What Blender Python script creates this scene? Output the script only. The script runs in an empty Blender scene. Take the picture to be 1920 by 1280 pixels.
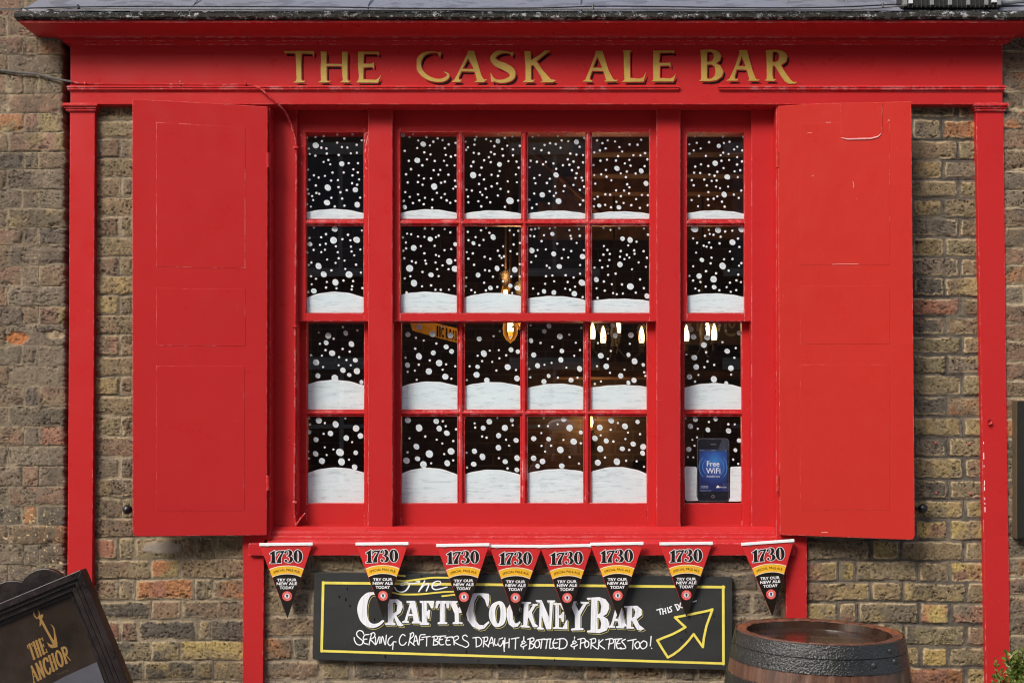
import bpy, bmesh, math, random
import numpy as np
from mathutils import Vector, Matrix, Euler

# ---------------------------------------------------------------- camera, sky, sun, exposure
SC = bpy.context.scene
COL = SC.collection
CAMX, CAMY, CAMZ, D, PPM = 0.18, -4.38, 1.6, 4.38, 500.0
cd = bpy.data.cameras.new('camera'); cam = bpy.data.objects.new('camera', cd); COL.objects.link(cam)
cam.location = (CAMX, CAMY, CAMZ); cam.rotation_euler = (math.radians(90), 0, 0)
cd.sensor_width = 36.0; cd.lens = 2190.0/1920.0*36.0
cd.shift_x = (960-1050)/1920.0; cd.shift_y = (830-640)/1920.0
cd.clip_start = 0.03; cd.clip_end = 200.0
SC.camera = cam

world = bpy.data.worlds.new('World'); SC.world = world; world.use_nodes = True
wn = world.node_tree; wn.nodes.clear()
sky = wn.nodes.new('ShaderNodeTexSky'); sky.sky_type = 'NISHITA'; sky.sun_disc = False
SUN_EL, SUN_ROT = 40.0, 218.0
sky.sun_elevation = math.radians(SUN_EL); sky.sun_rotation = math.radians(SUN_ROT)
sky.dust_density = 4.0; sky.air_density = 1.0; sky.ozone_density = 1.0
bg = wn.nodes.new('ShaderNodeBackground'); bg.inputs['Strength'].default_value = 0.14
wo = wn.nodes.new('ShaderNodeOutputWorld')
wn.links.new(sky.outputs[0], bg.inputs[0]); wn.links.new(bg.outputs[0], wo.inputs[0])

sl = bpy.data.lights.new('sun', 'SUN'); sun = bpy.data.objects.new('sun', sl); COL.objects.link(sun)
sl.energy = 1.5; sl.angle = math.radians(18); sl.color = (1.0, 0.98, 0.955)
tosun = Vector((math.sin(math.radians(SUN_ROT))*math.cos(math.radians(SUN_EL)),
                math.cos(math.radians(SUN_ROT))*math.cos(math.radians(SUN_EL)), math.sin(math.radians(SUN_EL))))
sun.rotation_euler = tosun.to_track_quat('Z', 'Y').to_euler(); sun.location = (-3, -5, 8)
SC.view_settings.view_transform = 'Standard'; SC.view_settings.look = 'None'
SC.view_settings.gamma = 1.0; SC.view_settings.exposure = 0.64
SC.view_settings.use_curve_mapping = False
SC.cycles.max_bounces = 10; SC.cycles.transparent_max_bounces = 16
SC.cycles.use_denoising = True
SC.cycles.denoiser = 'OPENIMAGEDENOISE'; SC.cycles.denoising_input_passes = 'RGB_ALBEDO_NORMAL'; SC.cycles.denoising_prefilter = 'ACCURATE'
SC.cycles.pixel_filter_type = 'BLACKMAN_HARRIS'; SC.cycles.filter_width = 1.15
SC.cycles.sample_clamp_indirect = 4.0

# ---------------------------------------------------------------- helpers
def sc_(y): return (D+y)/D
def xx(X, y=0.0): return CAMX+(X-1050.0)/PPM*sc_(y)
def zz(Y, y=0.0): return CAMZ+(830.0-Y)/PPM*sc_(y)
def W(X, Y, y=0.0): return Vector((xx(X, y), y, zz(Y, y)))
def lin(r, g, b):
    f = lambda c: (c/255/12.92) if c/255 <= 0.04045 else ((c/255+0.055)/1.055)**2.4
    return (f(r), f(g), f(b))
RNG = random.Random(7)
WL = {}

def tag(o, label=None, cat=None, group=None, kind=None):
    if label: o['label'] = label
    if cat: o['category'] = cat
    if group: o['group'] = group
    if kind: o['kind'] = kind
    return o
def thing(name, label, cat, loc, group=None):
    o = bpy.data.objects.new(name, None); COL.objects.link(o); o.location = loc; o.empty_display_size = .1
    WL[o.name] = Vector(loc)
    return tag(o, label, cat, group)

def add_bm(bm, name, mats, parent=None, bevel=0, smooth=False, angle=40):
    if bevel:
        ed = [e for e in bm.edges if len(e.link_faces) == 2 and e.calc_face_angle(0) > math.radians(30)]
        bmesh.ops.bevel(bm, geom=ed, offset=bevel, segments=2, affect='EDGES', profile=0.5, clamp_overlap=True)
    me = bpy.data.meshes.new(name)
    base = WL[parent.name] if parent is not None else Vector((0, 0, 0))
    if parent is not None: bmesh.ops.translate(bm, verts=bm.verts, vec=-base)
    bm.to_mesh(me); bm.free()
    if not isinstance(mats, (list, tuple)): mats = [mats]
    for m in mats: me.materials.append(m)
    if smooth: me.polygons.foreach_set('use_smooth', [True]*len(me.polygons))
    o = bpy.data.objects.new(name, me); COL.objects.link(o)
    if smooth and angle < 180:
        try: me.set_sharp_from_angle(angle=math.radians(angle))
        except Exception: pass
    if parent is not None: o.parent = parent
    WL[o.name] = base.copy()
    return o

class MB:
    def __init__(s): s.v = []; s.f = []; s.m = []
    def mesh(s, vs, fs, mi=0):
        b = len(s.v); s.v.extend([tuple(p) for p in vs])
        for f in fs: s.f.append([b+i for i in f]); s.m.append(mi)
    def poly(s, vs, mi=0): s.mesh(vs, [list(range(len(vs)))], mi)
    def box(s, x0, x1, y0, y1, z0, z1, mi=0):
        vs = [(x, y, z) for z in (z0, z1) for y in (y0, y1) for x in (x0, x1)]
        s.mesh(vs, [(0,2,3,1),(4,5,7,6),(0,1,5,4),(2,6,7,3),(0,4,6,2),(1,3,7,5)], mi)
    def prism(s, pts, yf, yb, mi=0):     # outline in photo pixels on the plane y=yf, real depth to yb
        a = [W(X, Y, yf) for X, Y in pts]
        ar = sum(a[i].x*a[(i+1) % len(a)].z-a[(i+1) % len(a)].x*a[i].z for i in range(len(a)))
        if ar < 0: a.reverse()
        n = len(a); b = [Vector((p.x, yb, p.z)) for p in a]
        fs = [list(range(n)), list(range(2*n-1, n-1, -1))]+[(i, i+n, (i+1) % n+n, (i+1) % n) for i in range(n)]
        s.mesh(a+b, fs, mi)
    def rect(s, X0, X1, Y0, Y1, yf, yb, mi=0): s.prism([(X0, Y0), (X1, Y0), (X1, Y1), (X0, Y1)], yf, yb, mi)
    def tube(s, pts, r, n=8, mi=0, cap=True):
        pts = [Vector(p) for p in pts]; N = len(pts)
        rr = r if isinstance(r, (list, tuple)) else [r]*N
        vs = []; up = Vector((0.31, 0.17, 0.93))
        for i, p in enumerate(pts):
            t = (pts[min(i+1, N-1)]-pts[max(i-1, 0)]).normalized()
            a = t.cross(up)
            if a.length < .05: a = t.cross(Vector((1, 0.2, 0)))
            a.normalize(); b = t.cross(a).normalized()
            for k in range(n):
                q = 2*math.pi*k/n; vs.append(p+(a*math.cos(q)+b*math.sin(q))*rr[i])
        fs = [(i*n+k, i*n+(k+1) % n, (i+1)*n+(k+1) % n, (i+1)*n+k) for i in range(N-1) for k in range(n)]
        if cap: fs += [list(range(n-1, -1, -1)), list(range((N-1)*n, N*n))]
        s.mesh(vs, fs, mi)
    def lathe(s, prof, c, n=32, mi=0, axis=None, close=False):   # prof: (radius, z)
        vs = []; fs = []; M = axis or Matrix.Identity(3); c = Vector(c)
        for r, z in prof:
            for k in range(n):
                q = 2*math.pi*k/n; vs.append(c+M @ Vector((r*math.cos(q), r*math.sin(q), z)))
        m = len(prof)
        for i in range(m-1 if not close else m):
            j = (i+1) % m
            for k in range(n): fs.append((i*n+k, i*n+(k+1) % n, j*n+(k+1) % n, j*n+k))
        s.mesh(vs, fs, mi)
    def sweep(s, prof, xl, xr, yf, mi=0, yback=0.02):   # mitred moulding: prof (projection, z)
        vs = []; n = len(prof)
        for p, z in prof:
            vs += [(xl-p, yback, z), (xl-p, yf-p, z), (xr+p, yf-p, z), (xr+p, yback, z)]
        fs = []
        for i in range(n-1):
            for k in range(3): fs.append((i*4+k, i*4+k+1, (i+1)*4+k+1, (i+1)*4+k))
        fs.append([0, 3, 2, 1]); b = (n-1)*4; fs.append([b, b+1, b+2, b+3])
        fs.append([i*4 for i in range(n)]); fs.append([i*4+3 for i in range(n-1, -1, -1)])
        s.mesh(vs, fs, mi)
    def extrude_x(s, prof, x0, x1, mi=0):  # prof: closed (y, z) outline
        n = len(prof); vs = [(x0, y, z) for y, z in prof]+[(x1, y, z) for y, z in prof]
        s.mesh(vs, [list(range(n-1, -1, -1)), list(range(n, 2*n))]+[(i, (i+1) % n, (i+1) % n+n, i+n) for i in range(n)], mi)
    def bm(s, recalc=True):
        bm = bmesh.new(); vv = [bm.verts.new(p) for p in s.v]
        for f, m in zip(s.f, s.m):
            try: fc = bm.faces.new([vv[i] for i in f]); fc.material_index = m
            except ValueError: pass
        if recalc: bmesh.ops.recalc_face_normals(bm, faces=bm.faces)
        return bm
    def build(s, name, mats, parent=None, bevel=0, smooth=False, recalc=True, angle=40):
        return add_bm(s.bm(recalc), name, mats, parent, bevel, smooth, angle)

# ---------------------------------------------------------------- materials
class NT:
    def __init__(s, name):
        s.mat = bpy.data.materials.new(name); s.mat.use_nodes = True; s.t = s.mat.node_tree; s.t.nodes.clear()
        s.out = s.n('ShaderNodeOutputMaterial')
    def n(s, typ, **kw):
        nd = s.t.nodes.new(typ)
        for k, v in kw.items():
            if k in nd.inputs: nd.inputs[k].default_value = v
            else: setattr(nd, k, v)
        return nd
    def l(s, a, b): s.t.links.new(a, b)
    def noise(s, scale, detail=4, rough=.6, coord=None, stretch=None, dist=0):
        nd = s.n('ShaderNodeTexNoise'); nd.inputs['Scale'].default_value = scale; nd.inputs['Detail'].default_value = detail
        nd.inputs['Roughness'].default_value = rough; nd.inputs['Distortion'].default_value = dist
        if coord is None:
            coord = s.n('ShaderNodeTexCoord').outputs['Object']
        if stretch:
            mp = s.n('ShaderNodeMapping'); mp.inputs['Scale'].default_value = stretch; s.l(coord, mp.inputs[0]); coord = mp.outputs[0]
        s.l(coord, nd.inputs['Vector']); return nd.outputs['Fac']
    def ramp(s, fac, stops):
        r = s.n('ShaderNodeValToRGB'); e = r.color_ramp.elements
        while len(e) < len(stops): e.new(.5)
        for i, (p, c) in enumerate(stops):
            e[i].position = p; e[i].color = (c[0], c[1], c[2], 1) if isinstance(c, (tuple, list)) else (c, c, c, 1)
        s.l(fac, r.inputs[0]); return r.outputs[0]
    def mix(s, fac, a, b, typ='MIX'):
        m = s.n('ShaderNodeMix', data_type='RGBA', blend_type=typ)
        for inp, v in ((m.inputs[0], fac), (m.inputs[6], a), (m.inputs[7], b)):
            if hasattr(v, 'is_output'): s.l(v, inp)
            else: inp.default_value = v if not isinstance(v, tuple) else (v[0], v[1], v[2], 1)
        return m.outputs[2]
    def math(s, op, a, b=0.0):
        m = s.n('ShaderNodeMath', operation=op)
        for inp, v in ((m.inputs[0], a), (m.inputs[1], b)):
            if hasattr(v, 'is_output'): s.l(v, inp)
            else: inp.default_value = v
        return m.outputs[0]
    def pbr(s, color, rough=.5, bump=None, bstr=.2, bdist=.002, metal=0, spec=.5, coat=0):
        p = s.n('ShaderNodeBsdfPrincipled')
        for key, v in (('Base Color', color), ('Roughness', rough)):
            if hasattr(v, 'is_output'): s.l(v, p.inputs[key])
            else: p.inputs[key].default_value = v if not isinstance(v, tuple) else (v[0], v[1], v[2], 1)
        p.inputs['Metallic'].default_value = metal; p.inputs['Specular IOR Level'].default_value = spec
        p.inputs['Coat Weight'].default_value = coat
        if bump is not None:
            b = s.n('ShaderNodeBump'); b.inputs['Strength'].default_value = bstr; b.inputs['Distance'].default_value = bdist
            s.l(bump, b.inputs['Height']); s.l(b.outputs[0], p.inputs['Normal'])
        s.l(p.outputs[0], s.out.inputs[0]); s.p = p
        return s.mat

def simple(name, c, rough=.5, spec=.5, var=.12, scale=30, metal=0, bstr=.15):
    t = NT(name); nz = t.noise(scale, 5)
    a = tuple(x*(1-var) for x in c); b = tuple(min(1, x*(1+var)) for x in c)
    return t.pbr(t.ramp(nz, [(.3, a), (.7, b)]), rough, nz, bstr, .001, metal, spec)

def red_paint(name, c, wear=True, rough=.33, patch=(.41, .50)):
    t = NT(name)
    big = t.noise(1.7, 3); fine = t.noise(60, 5, .65); mid = t.noise(14, 4, .6)
    col = t.mix(big, tuple(x*.93 for x in c), tuple(x*1.06 for x in c))
    grime = t.ramp(t.noise(5, 8, .75), [(.62, 0.0), (.85, .22)])
    col = t.mix(grime, col, (c[0]*.55, c[1]*.9, c[2]*.9))
    flecks = t.ramp(t.noise(120, 2, .5), [(.78, 0.0), (.80, .8)])
    col = t.mix(flecks, col, (.78, .32, .30))
    if wear:
        bv = t.n('ShaderNodeBevel', samples=4); bv.inputs['Radius'].default_value = .0048
        ge = t.n('ShaderNodeNewGeometry')
        dt = t.n('ShaderNodeVectorMath', operation='DOT_PRODUCT'); t.l(bv.outputs[0], dt.inputs[0]); t.l(ge.outputs['Normal'], dt.inputs[1])
        e = t.math('SUBTRACT', 1.0, dt.outputs['Value'])
        e = t.ramp(e, [(.03, 0.0), (.12, 1.0)])
        k = t.ramp(t.noise(34, 8, .8), [(.50, 0.0), (.535, .85)])
        k = t.math('MULTIPLY', k, t.ramp(t.noise(4.5, 3, .6), [(patch[0], 0.05), (patch[1], 1.0)]))
        col = t.mix(t.math('MULTIPLY', e, k), col, (.82, .42, .42))
    rg = t.ramp(mid, [(.3, rough-.08), (.7, rough+.1)])
    bmp = t.math('ADD', t.math('MULTIPLY', mid, .8), t.math('MULTIPLY', fine, .25))
    return t.pbr(col, rg, bmp, .22, .003, 0, .16)

REDC = (0.485, 0.024, 0.025)
M_RED = red_paint('red_gloss_paint', REDC)
M_RED2 = red_paint('red_shutter_paint', (0.475, 0.029, 0.021))
M_REDP = red_paint('red_panel_paint', REDC, patch=(.52, .60))
M_RED2P = red_paint('red_right_panel_paint', (0.475, 0.029, 0.021), patch=(.54, .62))
M_PINK_CHIP = simple('pale_pink_scuff', (.74, .36, .35), .6)
M_GOLD = None
def gold():
    t = NT('gold_leaf'); br = t.noise(9, 6, .7, stretch=(3, 3, 40)); n2 = t.noise(24, 4)
    col = t.mix(br, (.44, .265, .04), (.66, .44, .085)); col = t.mix(t.ramp(n2, [(.45, 0.), (.8, .5)]), col, (.30, .19, .03))
    return t.pbr(col, .5, br, .2, .001, 0.0, .5)
M_GOLD = gold()
M_BLACKP = simple('black_sign_paint', (.012, .005, .004), .75, .08)
M_IRON = simple('black_iron', (.012, .012, .012), .35, .5, .4, 60, 0, .4)
M_CABLE = simple('grey_cable', (.10, .095, .085), .6)
M_DKCABLE = simple('black_cable', (.018, .018, .017), .5)
def glass():
    t = NT('window_glass'); tr = t.n('ShaderNodeBsdfTransparent'); gl = t.n('ShaderNodeBsdfGlossy')
    gl.inputs['Roughness'].default_value = 0.0; gl.inputs['Color'].default_value = (1, 1, 1, 1)
    b = t.n('ShaderNodeBump'); b.inputs['Strength'].default_value = .02; b.inputs['Distance'].default_value = .003
    t.l(t.noise(3.5, 1), b.inputs['Height']); t.l(b.outputs[0], gl.inputs['Normal'])
    lw = t.n('ShaderNodeLayerWeight'); lw.inputs[0].default_value = .5
    fr = t.math('ADD', .085, t.math('MULTIPLY', t.math('POWER', lw.outputs['Facing'], 5.0), .9))
    m = t.n('ShaderNodeMixShader'); t.l(fr, m.inputs[0]); t.l(tr.outputs[0], m.inputs[1]); t.l(gl.outputs[0], m.inputs[2])
    t.l(m.outputs[0], t.out.inputs[0]); return t.mat
M_GLASS = glass()
def snow(name, c, strokes):
    t = NT(name)
    if strokes:
        n1 = t.noise(7, 6, .7, stretch=(2.2, 1, 16)); n2 = t.noise(16, 3, .5, stretch=(1, 1, .7)); n3 = t.noise(5, 2)
        col = t.ramp(n1, [(.36, tuple(x*.66 for x in c)), (.47, tuple(x*.95 for x in c)), (.75, tuple(min(.96, x*1.06) for x in c))])
        col = t.mix(t.ramp(n2, [(.4, 0.), (.6, .35)]), col, tuple(x*.9 for x in c))
        col = t.mix(t.ramp(n3, [(.3, 0.), (.8, .3)]), col, tuple(x*.82 for x in c))
        return t.pbr(col, .7, n1, .1, .001, 0, .2)
    return t.pbr(c, .7, None, spec=.2)
M_SNOW = snow('white_window_paint', (.82, .94, .97), True)
M_SNOWRIM = snow('white_paint_edge', (.94, .97, .98), False)
# ---------------------------------------------------------------- numpy noise and brickwork
def lattice(seed, n=64): return np.random.RandomState(seed).rand(n, n).astype(np.float32)
def vn(x, y, s, seed):
    T = lattice(seed); u = x/s+1000.3; v = y/s+1000.7
    i = np.floor(u).astype(int); j = np.floor(v).astype(int); fu = u-i; fv = v-j
    fu = fu*fu*(3-2*fu); fv = fv*fv*(3-2*fv); n = 64
    a = T[i % n, j % n]; b = T[(i+1) % n, j % n]; c = T[i % n, (j+1) % n]; d = T[(i+1) % n, (j+1) % n]
    return (a*(1-fu)+b*fu)*(1-fv)+(c*(1-fu)+d*fu)*fv
def fbm(x, y, s, seed, o=4, g=.55):
    r = 0; a = 1; t = 0
    for k in range(o): r = r+a*vn(x, y, s/2**k, seed+k*13); t += a; a *= g
    return r/t
def sstep(a, b, x):
    t = np.clip((x-a)/(b-a), 0, 1); return t*t*(3-2*t)

PAL = {'g': (118, 105, 88), 'b': (121, 98, 76), 'd': (86, 79, 70), 'p': (141, 104, 84), 'o': (176, 112, 66), 'y': (160, 138, 92),
       'Y': (183, 158, 92), 'r': (163, 103, 80), 'v': (128, 114, 84), 'k': (74, 69, 65), 't': (138, 118, 88)}
def palc(code, rs, sat=.66):
    c = np.array(lin(*PAL[code])); g = np.array(lin(115, 102, 86)); c = c*sat+g*(1-sat); return c*(0.9+.22*rs.rand())*(1+.05*(rs.rand(3)-.5))

def brick_grid(X0, X1, Y0, Y1, step, spec, yplane):
    """heights and colours of a brick face over a pixel rectangle on the wall plane"""
    nx = max(2, int((X1-X0)/step)+1); ny = max(2, int((Y1-Y0)/step)+1)
    gx, gy = np.meshgrid(np.linspace(X0, X1, nx), np.linspace(Y0, Y1, ny))
    sd = spec['seed']
    wx = gx+(fbm(gx, gy, 16, sd+1, 3)-.5)*5.0*spec['rag']; wy = gy+(fbm(gx, gy, 18, sd+2, 3)-.5)*4.6*spec['rag']
    wy = wy+(vn(gx, gy*0+3, 140, sd+3)-.5)*3
    wy = wy-spec.get('lean', 0)*0
    rows = np.array(spec['rows'], float); ri = np.clip(np.searchsorted(rows, wy)-1, 0, len(rows)-2)
    dy = np.minimum(wy-rows[ri], rows[ri+1]-wy)
    h = np.zeros_like(gx); col = np.zeros(gx.shape+(3,)); dx = np.zeros_like(gx); bid = np.zeros(gx.shape, int)
    base = np.zeros_like(col); alt = np.zeros_like(col); off = np.zeros_like(gx); rough = np.zeros_like(gx); wide = np.zeros_like(gx); crk = np.zeros_like(gx)
    for r in range(len(rows)-1):
        m = ri == r
        if not m.any(): continue
        j = np.array(spec['joints'](r), float); j = j+spec['lean'](.5*(rows[r]+rows[r+1])) if callable(spec.get('lean')) else j
        x = wx[m]; k = np.clip(np.searchsorted(j, x)-1, 0, len(j)-2)
        dx[m] = np.minimum(x-j[k], j[k+1]-x); bid[m] = r*100+k
        bb = np.zeros((len(j), 3)); aa = np.zeros((len(j), 3)); oo = np.zeros(len(j)); rr = np.zeros(len(j)); ww = np.zeros(len(j)); cc = np.zeros(len(j))
        for q in range(len(j)-1):
            rs = np.random.RandomState((sd*7919+r*131+q*17) % 2**31)
            cx = .5*(j[q]+j[q+1]); cy = .5*(rows[r]+rows[r+1]); code = None
            for (sx, sy, c) in spec.get('special', ()):
                if j[q] <= sx < j[q+1] and rows[r] <= sy < rows[r+1]: code = c
            if code is None: code = spec['mix'][rs.randint(len(spec['mix']))]+spec['mix'][rs.randint(len(spec['mix']))]
            bb[q] = palc(code[0], rs, spec['sat']); aa[q] = palc(code[-1], rs, spec['sat'])
            oo[q] = rs.rand(); rr[q] = rs.rand(); ww[q] = rs.rand(); cc[q] = rs.rand()
        base[m] = bb[k]; alt[m] = aa[k]; off[m] = oo[k]; rough[m] = rr[k]; wide[m] = ww[k]; crk[m] = cc[k]
    jw = spec['jw']*(.75+.6*wide)
    a = dx-jw*.5; b = dy-jw*.42
    rad = 3.0
    q = np.minimum(a, rad)+np.minimum(b, rad)-rad  # rounded-corner inset
    dd = np.minimum(np.minimum(a, b), np.where((a < rad) & (b < rad), rad-np.hypot(np.clip(rad-a, 0, None), np.clip(rad-b, 0, None)), 99))
    brick = sstep(-.55, .55, dd)
    n1 = fbm(gx, gy, 9, sd+20, 5, .62); n2 = fbm(gx, gy, 34, sd+30, 4); n3 = fbm(gx, gy, 3.2, sd+40, 3, .7); n4 = vn(gx, gy, 1.7, sd+50)
    pit = sstep(.66, .75, vn(gx, gy, 4.0, sd+60)*.6+vn(gx, gy, 2.2, sd+61)*.4)*sstep(.25, .9, rough)*.9+sstep(.80, .86, vn(gx, gy, 3.1, sd+63))*.8
    ridge = np.abs(fbm(gx+2*n2*20, gy*1.7, 26, sd+70, 4)-.5); crack = (1-sstep(.004, .020, ridge))*(crk > .45)*sstep(.42, .6, vn(gx, gy, 30, sd+71))
    r2 = np.abs(fbm(gx*.55+gy*.5, gy*1.9-gx*.2, 15, sd+74, 4)-.5); crease = (1-sstep(.004, .030, r2))*sstep(.38, .6, vn(gx, gy, 26, sd+76))*sstep(.35, .8, 1-rough)
    crack = np.maximum(crack, .8*crease)
    chip = sstep(.6, .72, fbm(gx, gy, 22, sd+80, 3))*(1-sstep(3, 9, dd))*spec['chip']
    inner = sstep(0, 6, dd)
    H = brick*(.0055*spec['proud']+.0035*(off-.5)+(.0030*(n1-.5)+.0030*(fbm(gx, gy, 60, sd+22, 2)-.5))*(.6+.9*rough)+spec['tex']*(.0046*(n3-.5)+.0012*(n4-.5))-.0045*pit*(.4+.6*spec['tex'])-.004*crack-.006*chip-.0010*(1-inner))
    score = np.exp(-((np.minimum(dx*1.4, dy)-.3)/.62)**2)*spec['score']*sstep(.25, .5, vn(gx, gy, 40, sd+90))
    mort = .0026*(fbm(gx, gy, 6, sd+95, 4)-.5)+.0012*(n4-.5)-.003*score
    H = H+(1-brick)*mort
    mixf = sstep(.35, .65, n2)[..., None]
    C = base*(1-mixf)+alt*mixf
    C = C*(.70+.60*n1)[..., None]
    tx = spec['tex']; C = C*(1+tx*.84*(n3-.5))[..., None]*(1+tx*.48*(n4-.5))[..., None]
    soot = sstep(.50, .74, fbm(gx, gy, 55, sd+100, 5))*spec['soot']
    C = C*(1-soot[..., None])+np.array(lin(72, 66, 58))*soot[..., None]*(.7+.6*n1)[..., None]
    rimv = (1-sstep(.3, 3.2+2*n1, dd))*sstep(.40, .6, vn(gx, gy, 24, sd+105))*spec['rim']
    C = C*(1-rimv[..., None])+np.array(lin(186, 164, 128))*rimv[..., None]
    dark = np.clip(.75*pit*spec['tex']+.8*crack, 0, .85)[..., None]
    C = C*(1-dark)+np.array(lin(44, 36, 28))*dark
    spk = sstep(.86, .93, n4)*.42*sstep(.4, .7, n2); C = C*(1-spk[..., None])+np.array(lin(196, 180, 150))*spk[..., None]
    mc = np.array(spec['mortar']); mc2 = np.array(spec['mortar2'])
    mm = sstep(.35, .65, fbm(gx, gy, 40, sd+110, 3))[..., None]
    MC = (mc*(1-mm)+mc2*mm)*(.66+.68*fbm(gx, gy, 7, sd+115, 4))[..., None]*(.86+.28*n4)[..., None]
    MC = MC*(1-.72*np.clip(score, 0, 1))[..., None]
    C = MC*(1-brick[..., None])+C*brick[..., None]
    if 'extra' in spec: H, C = spec['extra'](gx, gy, H, C, brick)
    C = np.clip(C, .004, .9)
    s = sc_(yplane)
    P = np.stack([CAMX+(gx-1050)/PPM*s, yplane-H, CAMZ+(830-gy)/PPM*s], -1)
    return P, C
def brick_object(name, patches, mats, parent=None):
    vs = []; cs = []; fs = []; b = 0
    for (X0, X1, Y0, Y1, step, spec, yp) in patches:
        P, C = brick_grid(X0, X1, Y0, Y1, step, spec, yp); ny, nx = P.shape[:2]
        idx = np.arange(nx*ny).reshape(ny, nx)+b
        fs.append(np.stack([idx[:-1, :-1], idx[1:, :-1], idx[1:, 1:], idx[:-1, 1:]], -1).reshape(-1, 4))
        vs.append(P.reshape(-1, 3)); cs.append(C.reshape(-1, 3)); b += nx*ny
    V = np.concatenate(vs).astype(np.float32); Cc = np.concatenate(cs).astype(np.float32); F = np.concatenate(fs).astype(np.int32)
    return V, Cc, F
def np_object(name, V, Cc, F, mats, boxes=()):
    bx = MB()
    for q in boxes: bx.box(*q)
    nb = len(V)
    bv = np.array(bx.v, np.float32).reshape(-1, 3); bf = np.array(bx.f, np.int32).reshape(-1, 4)
    V = np.concatenate([V, bv]); F = np.concatenate([F, bf+nb]); Cc = np.concatenate([Cc, np.tile(np.array(lin(110, 100, 84), np.float32), (len(bv), 1))])
    me = bpy.data.meshes.new(name); me.vertices.add(len(V)); me.vertices.foreach_set('co', V.ravel())
    me.loops.add(F.size); me.loops.foreach_set('vertex_index', F.ravel())
    me.polygons.add(len(F)); me.polygons.foreach_set('loop_start', np.arange(0, F.size, 4, dtype=np.int32))
    me.polygons.foreach_set('loop_total', np.full(len(F), 4, np.int32))
    me.update(calc_edges=True)
    at = me.color_attributes.new('brick_colour', 'FLOAT_COLOR', 'POINT')
    at.data.foreach_set('color', np.concatenate([Cc, np.ones((len(V), 1), np.float32)], 1).ravel())
    sm = np.ones(len(F), bool); sm[len(F)-len(bf):] = False
    me.polygons.foreach_set('use_smooth', sm)
    me.materials.append(mats); o = bpy.data.objects.new(name, me); COL.objects.link(o); return o
def brick_mat():
    t = NT('stock_brick'); at = t.n('ShaderNodeAttribute', attribute_name='brick_colour')
    nz = t.noise(260, 4, .7); col = t.mix(1.0, at.outputs['Color'], t.ramp(nz, [(.25, .78), (.75, 1.22)]), 'MULTIPLY')
    return t.pbr(col, .86, nz, .5, .0015, 0, .25)
M_BRICK = brick_mat()

RML = [-40, -2, 36, 74, 112, 150, 188, 225.5, 259.7, 295, 332, 370, 405.5, 443.8, 480, 516, 553, 590, 627, 667, 705, 741, 780, 817, 856, 895, 933, 970, 1007, 1048, 1085, 1125, 1162, 1201, 1238, 1275.5]+[1275.5+38*k for k in range(1, 12)]
RMR = [-40, -2, 36, 74, 112, 148, 185, 222, 262, 299, 335.5, 371, 407.5, 444, 481.7, 518, 555.6, 592, 628, 664, 701, 741, 780, 818.6, 856, 897, 934.7, 972, 1012, 1051, 1090, 1128, 1169.5, 1210, 1248, 1286]+[1286+38*k for k in range(1, 12)]
RBW = [1000, 1036, 1071, 1108, 1153, 1193, 1236, 1274]+[1274+38*k for k in range(1, 12)]
RLP = [-50, -8, 30, 67, 103, 138, 176, 212, 247, 284, 317, 355, 390.5, 427, 459, 497, 535.5, 574, 609, 647.5, 684.5, 722, 760.6, 798, 835, 873, 911, 946.5, 983.5, 1020, 1058, 1096, 1134, 1172, 1210, 1248, 1286]+[1286+38*k for k in range(1, 12)]
RFR = [-50, -10, 28, 66, 98, 133, 170, 206, 244.5, 281, 321, 357, 390, 427, 465, 498, 534.5, 570, 608, 641, 679, 714, 747, 785, 822, 860, 897, 934, 970, 1007, 1044, 1082, 1117, 1155, 1190, 1228, 1266]+[1266+38*k for k in range(1, 12)]
def jit(r, j, a=3): rs = np.random.RandomState(r*37+11); return [x+(rs.rand()-.5)*2*a for x in j]
def j_ml(r):
    ex = {28: [222, 252, 365, 402], 29: [282, 339], 30: [221, 254, 365, 397], 31: [283, 339], 32: [226, 258, 371, 395], 33: [283, 339], 34: [269, 368, 400]}
    j = ex.get(r) or jit(r, [226, 252, 365, 400] if r % 2 == 0 else [282, 339, 450], 3)
    return [60, 150]+list(j)+[510, 600] if r % 2 == 0 else [60, 150]+list(j)+[505, 600]
def j_mr(r):
    ex = {28: [1632, 1689, 1806], 29: [1573, 1604, 1720, 1782], 30: [1633, 1692, 1812], 31: [1570, 1609, 1723, 1782], 32: [1635, 1693, 1810], 33: [1573, 1604, 1725, 1778], 34: [1632, 1690, 1809]}
    Ym = .5*(RMR[r]+RMR[r+1]); ln = (Ym-245)*13/740
    j = ex.get(r) or ([1560, 1600, 1709+ln*.3, 1766+ln] if r % 2 else [1630, 1686, 1795+ln])
    return [1430, 1500]+list(j)+[1890, 1990]
def j_bw(r): return [420]+jit(r, [547, 580, 692, 722, 834, 866, 978, 1010, 1122, 1154, 1266, 1300, 1413, 1445], 5)+[1560] if r % 2 == 1 else [420]+jit(r, [604, 654, 766, 820, 930, 985, 1098, 1150, 1244, 1300, 1359, 1425], 4)+[1560]
def j_lp(r): return [-600, -420, -310, -200, -170]+(jit(r, [-68, 43, 72], 2.5) if r % 2 else jit(r, [-98, -14, 15], 2.5))+[132, 260]
def j_fr(r): return [1800]+(jit(r, [1950, 1985, 2090], 4) if r % 2 else jit(r, [1925, 2030, 2065], 4))+[2180, 2290, 2400, 2600]
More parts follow.
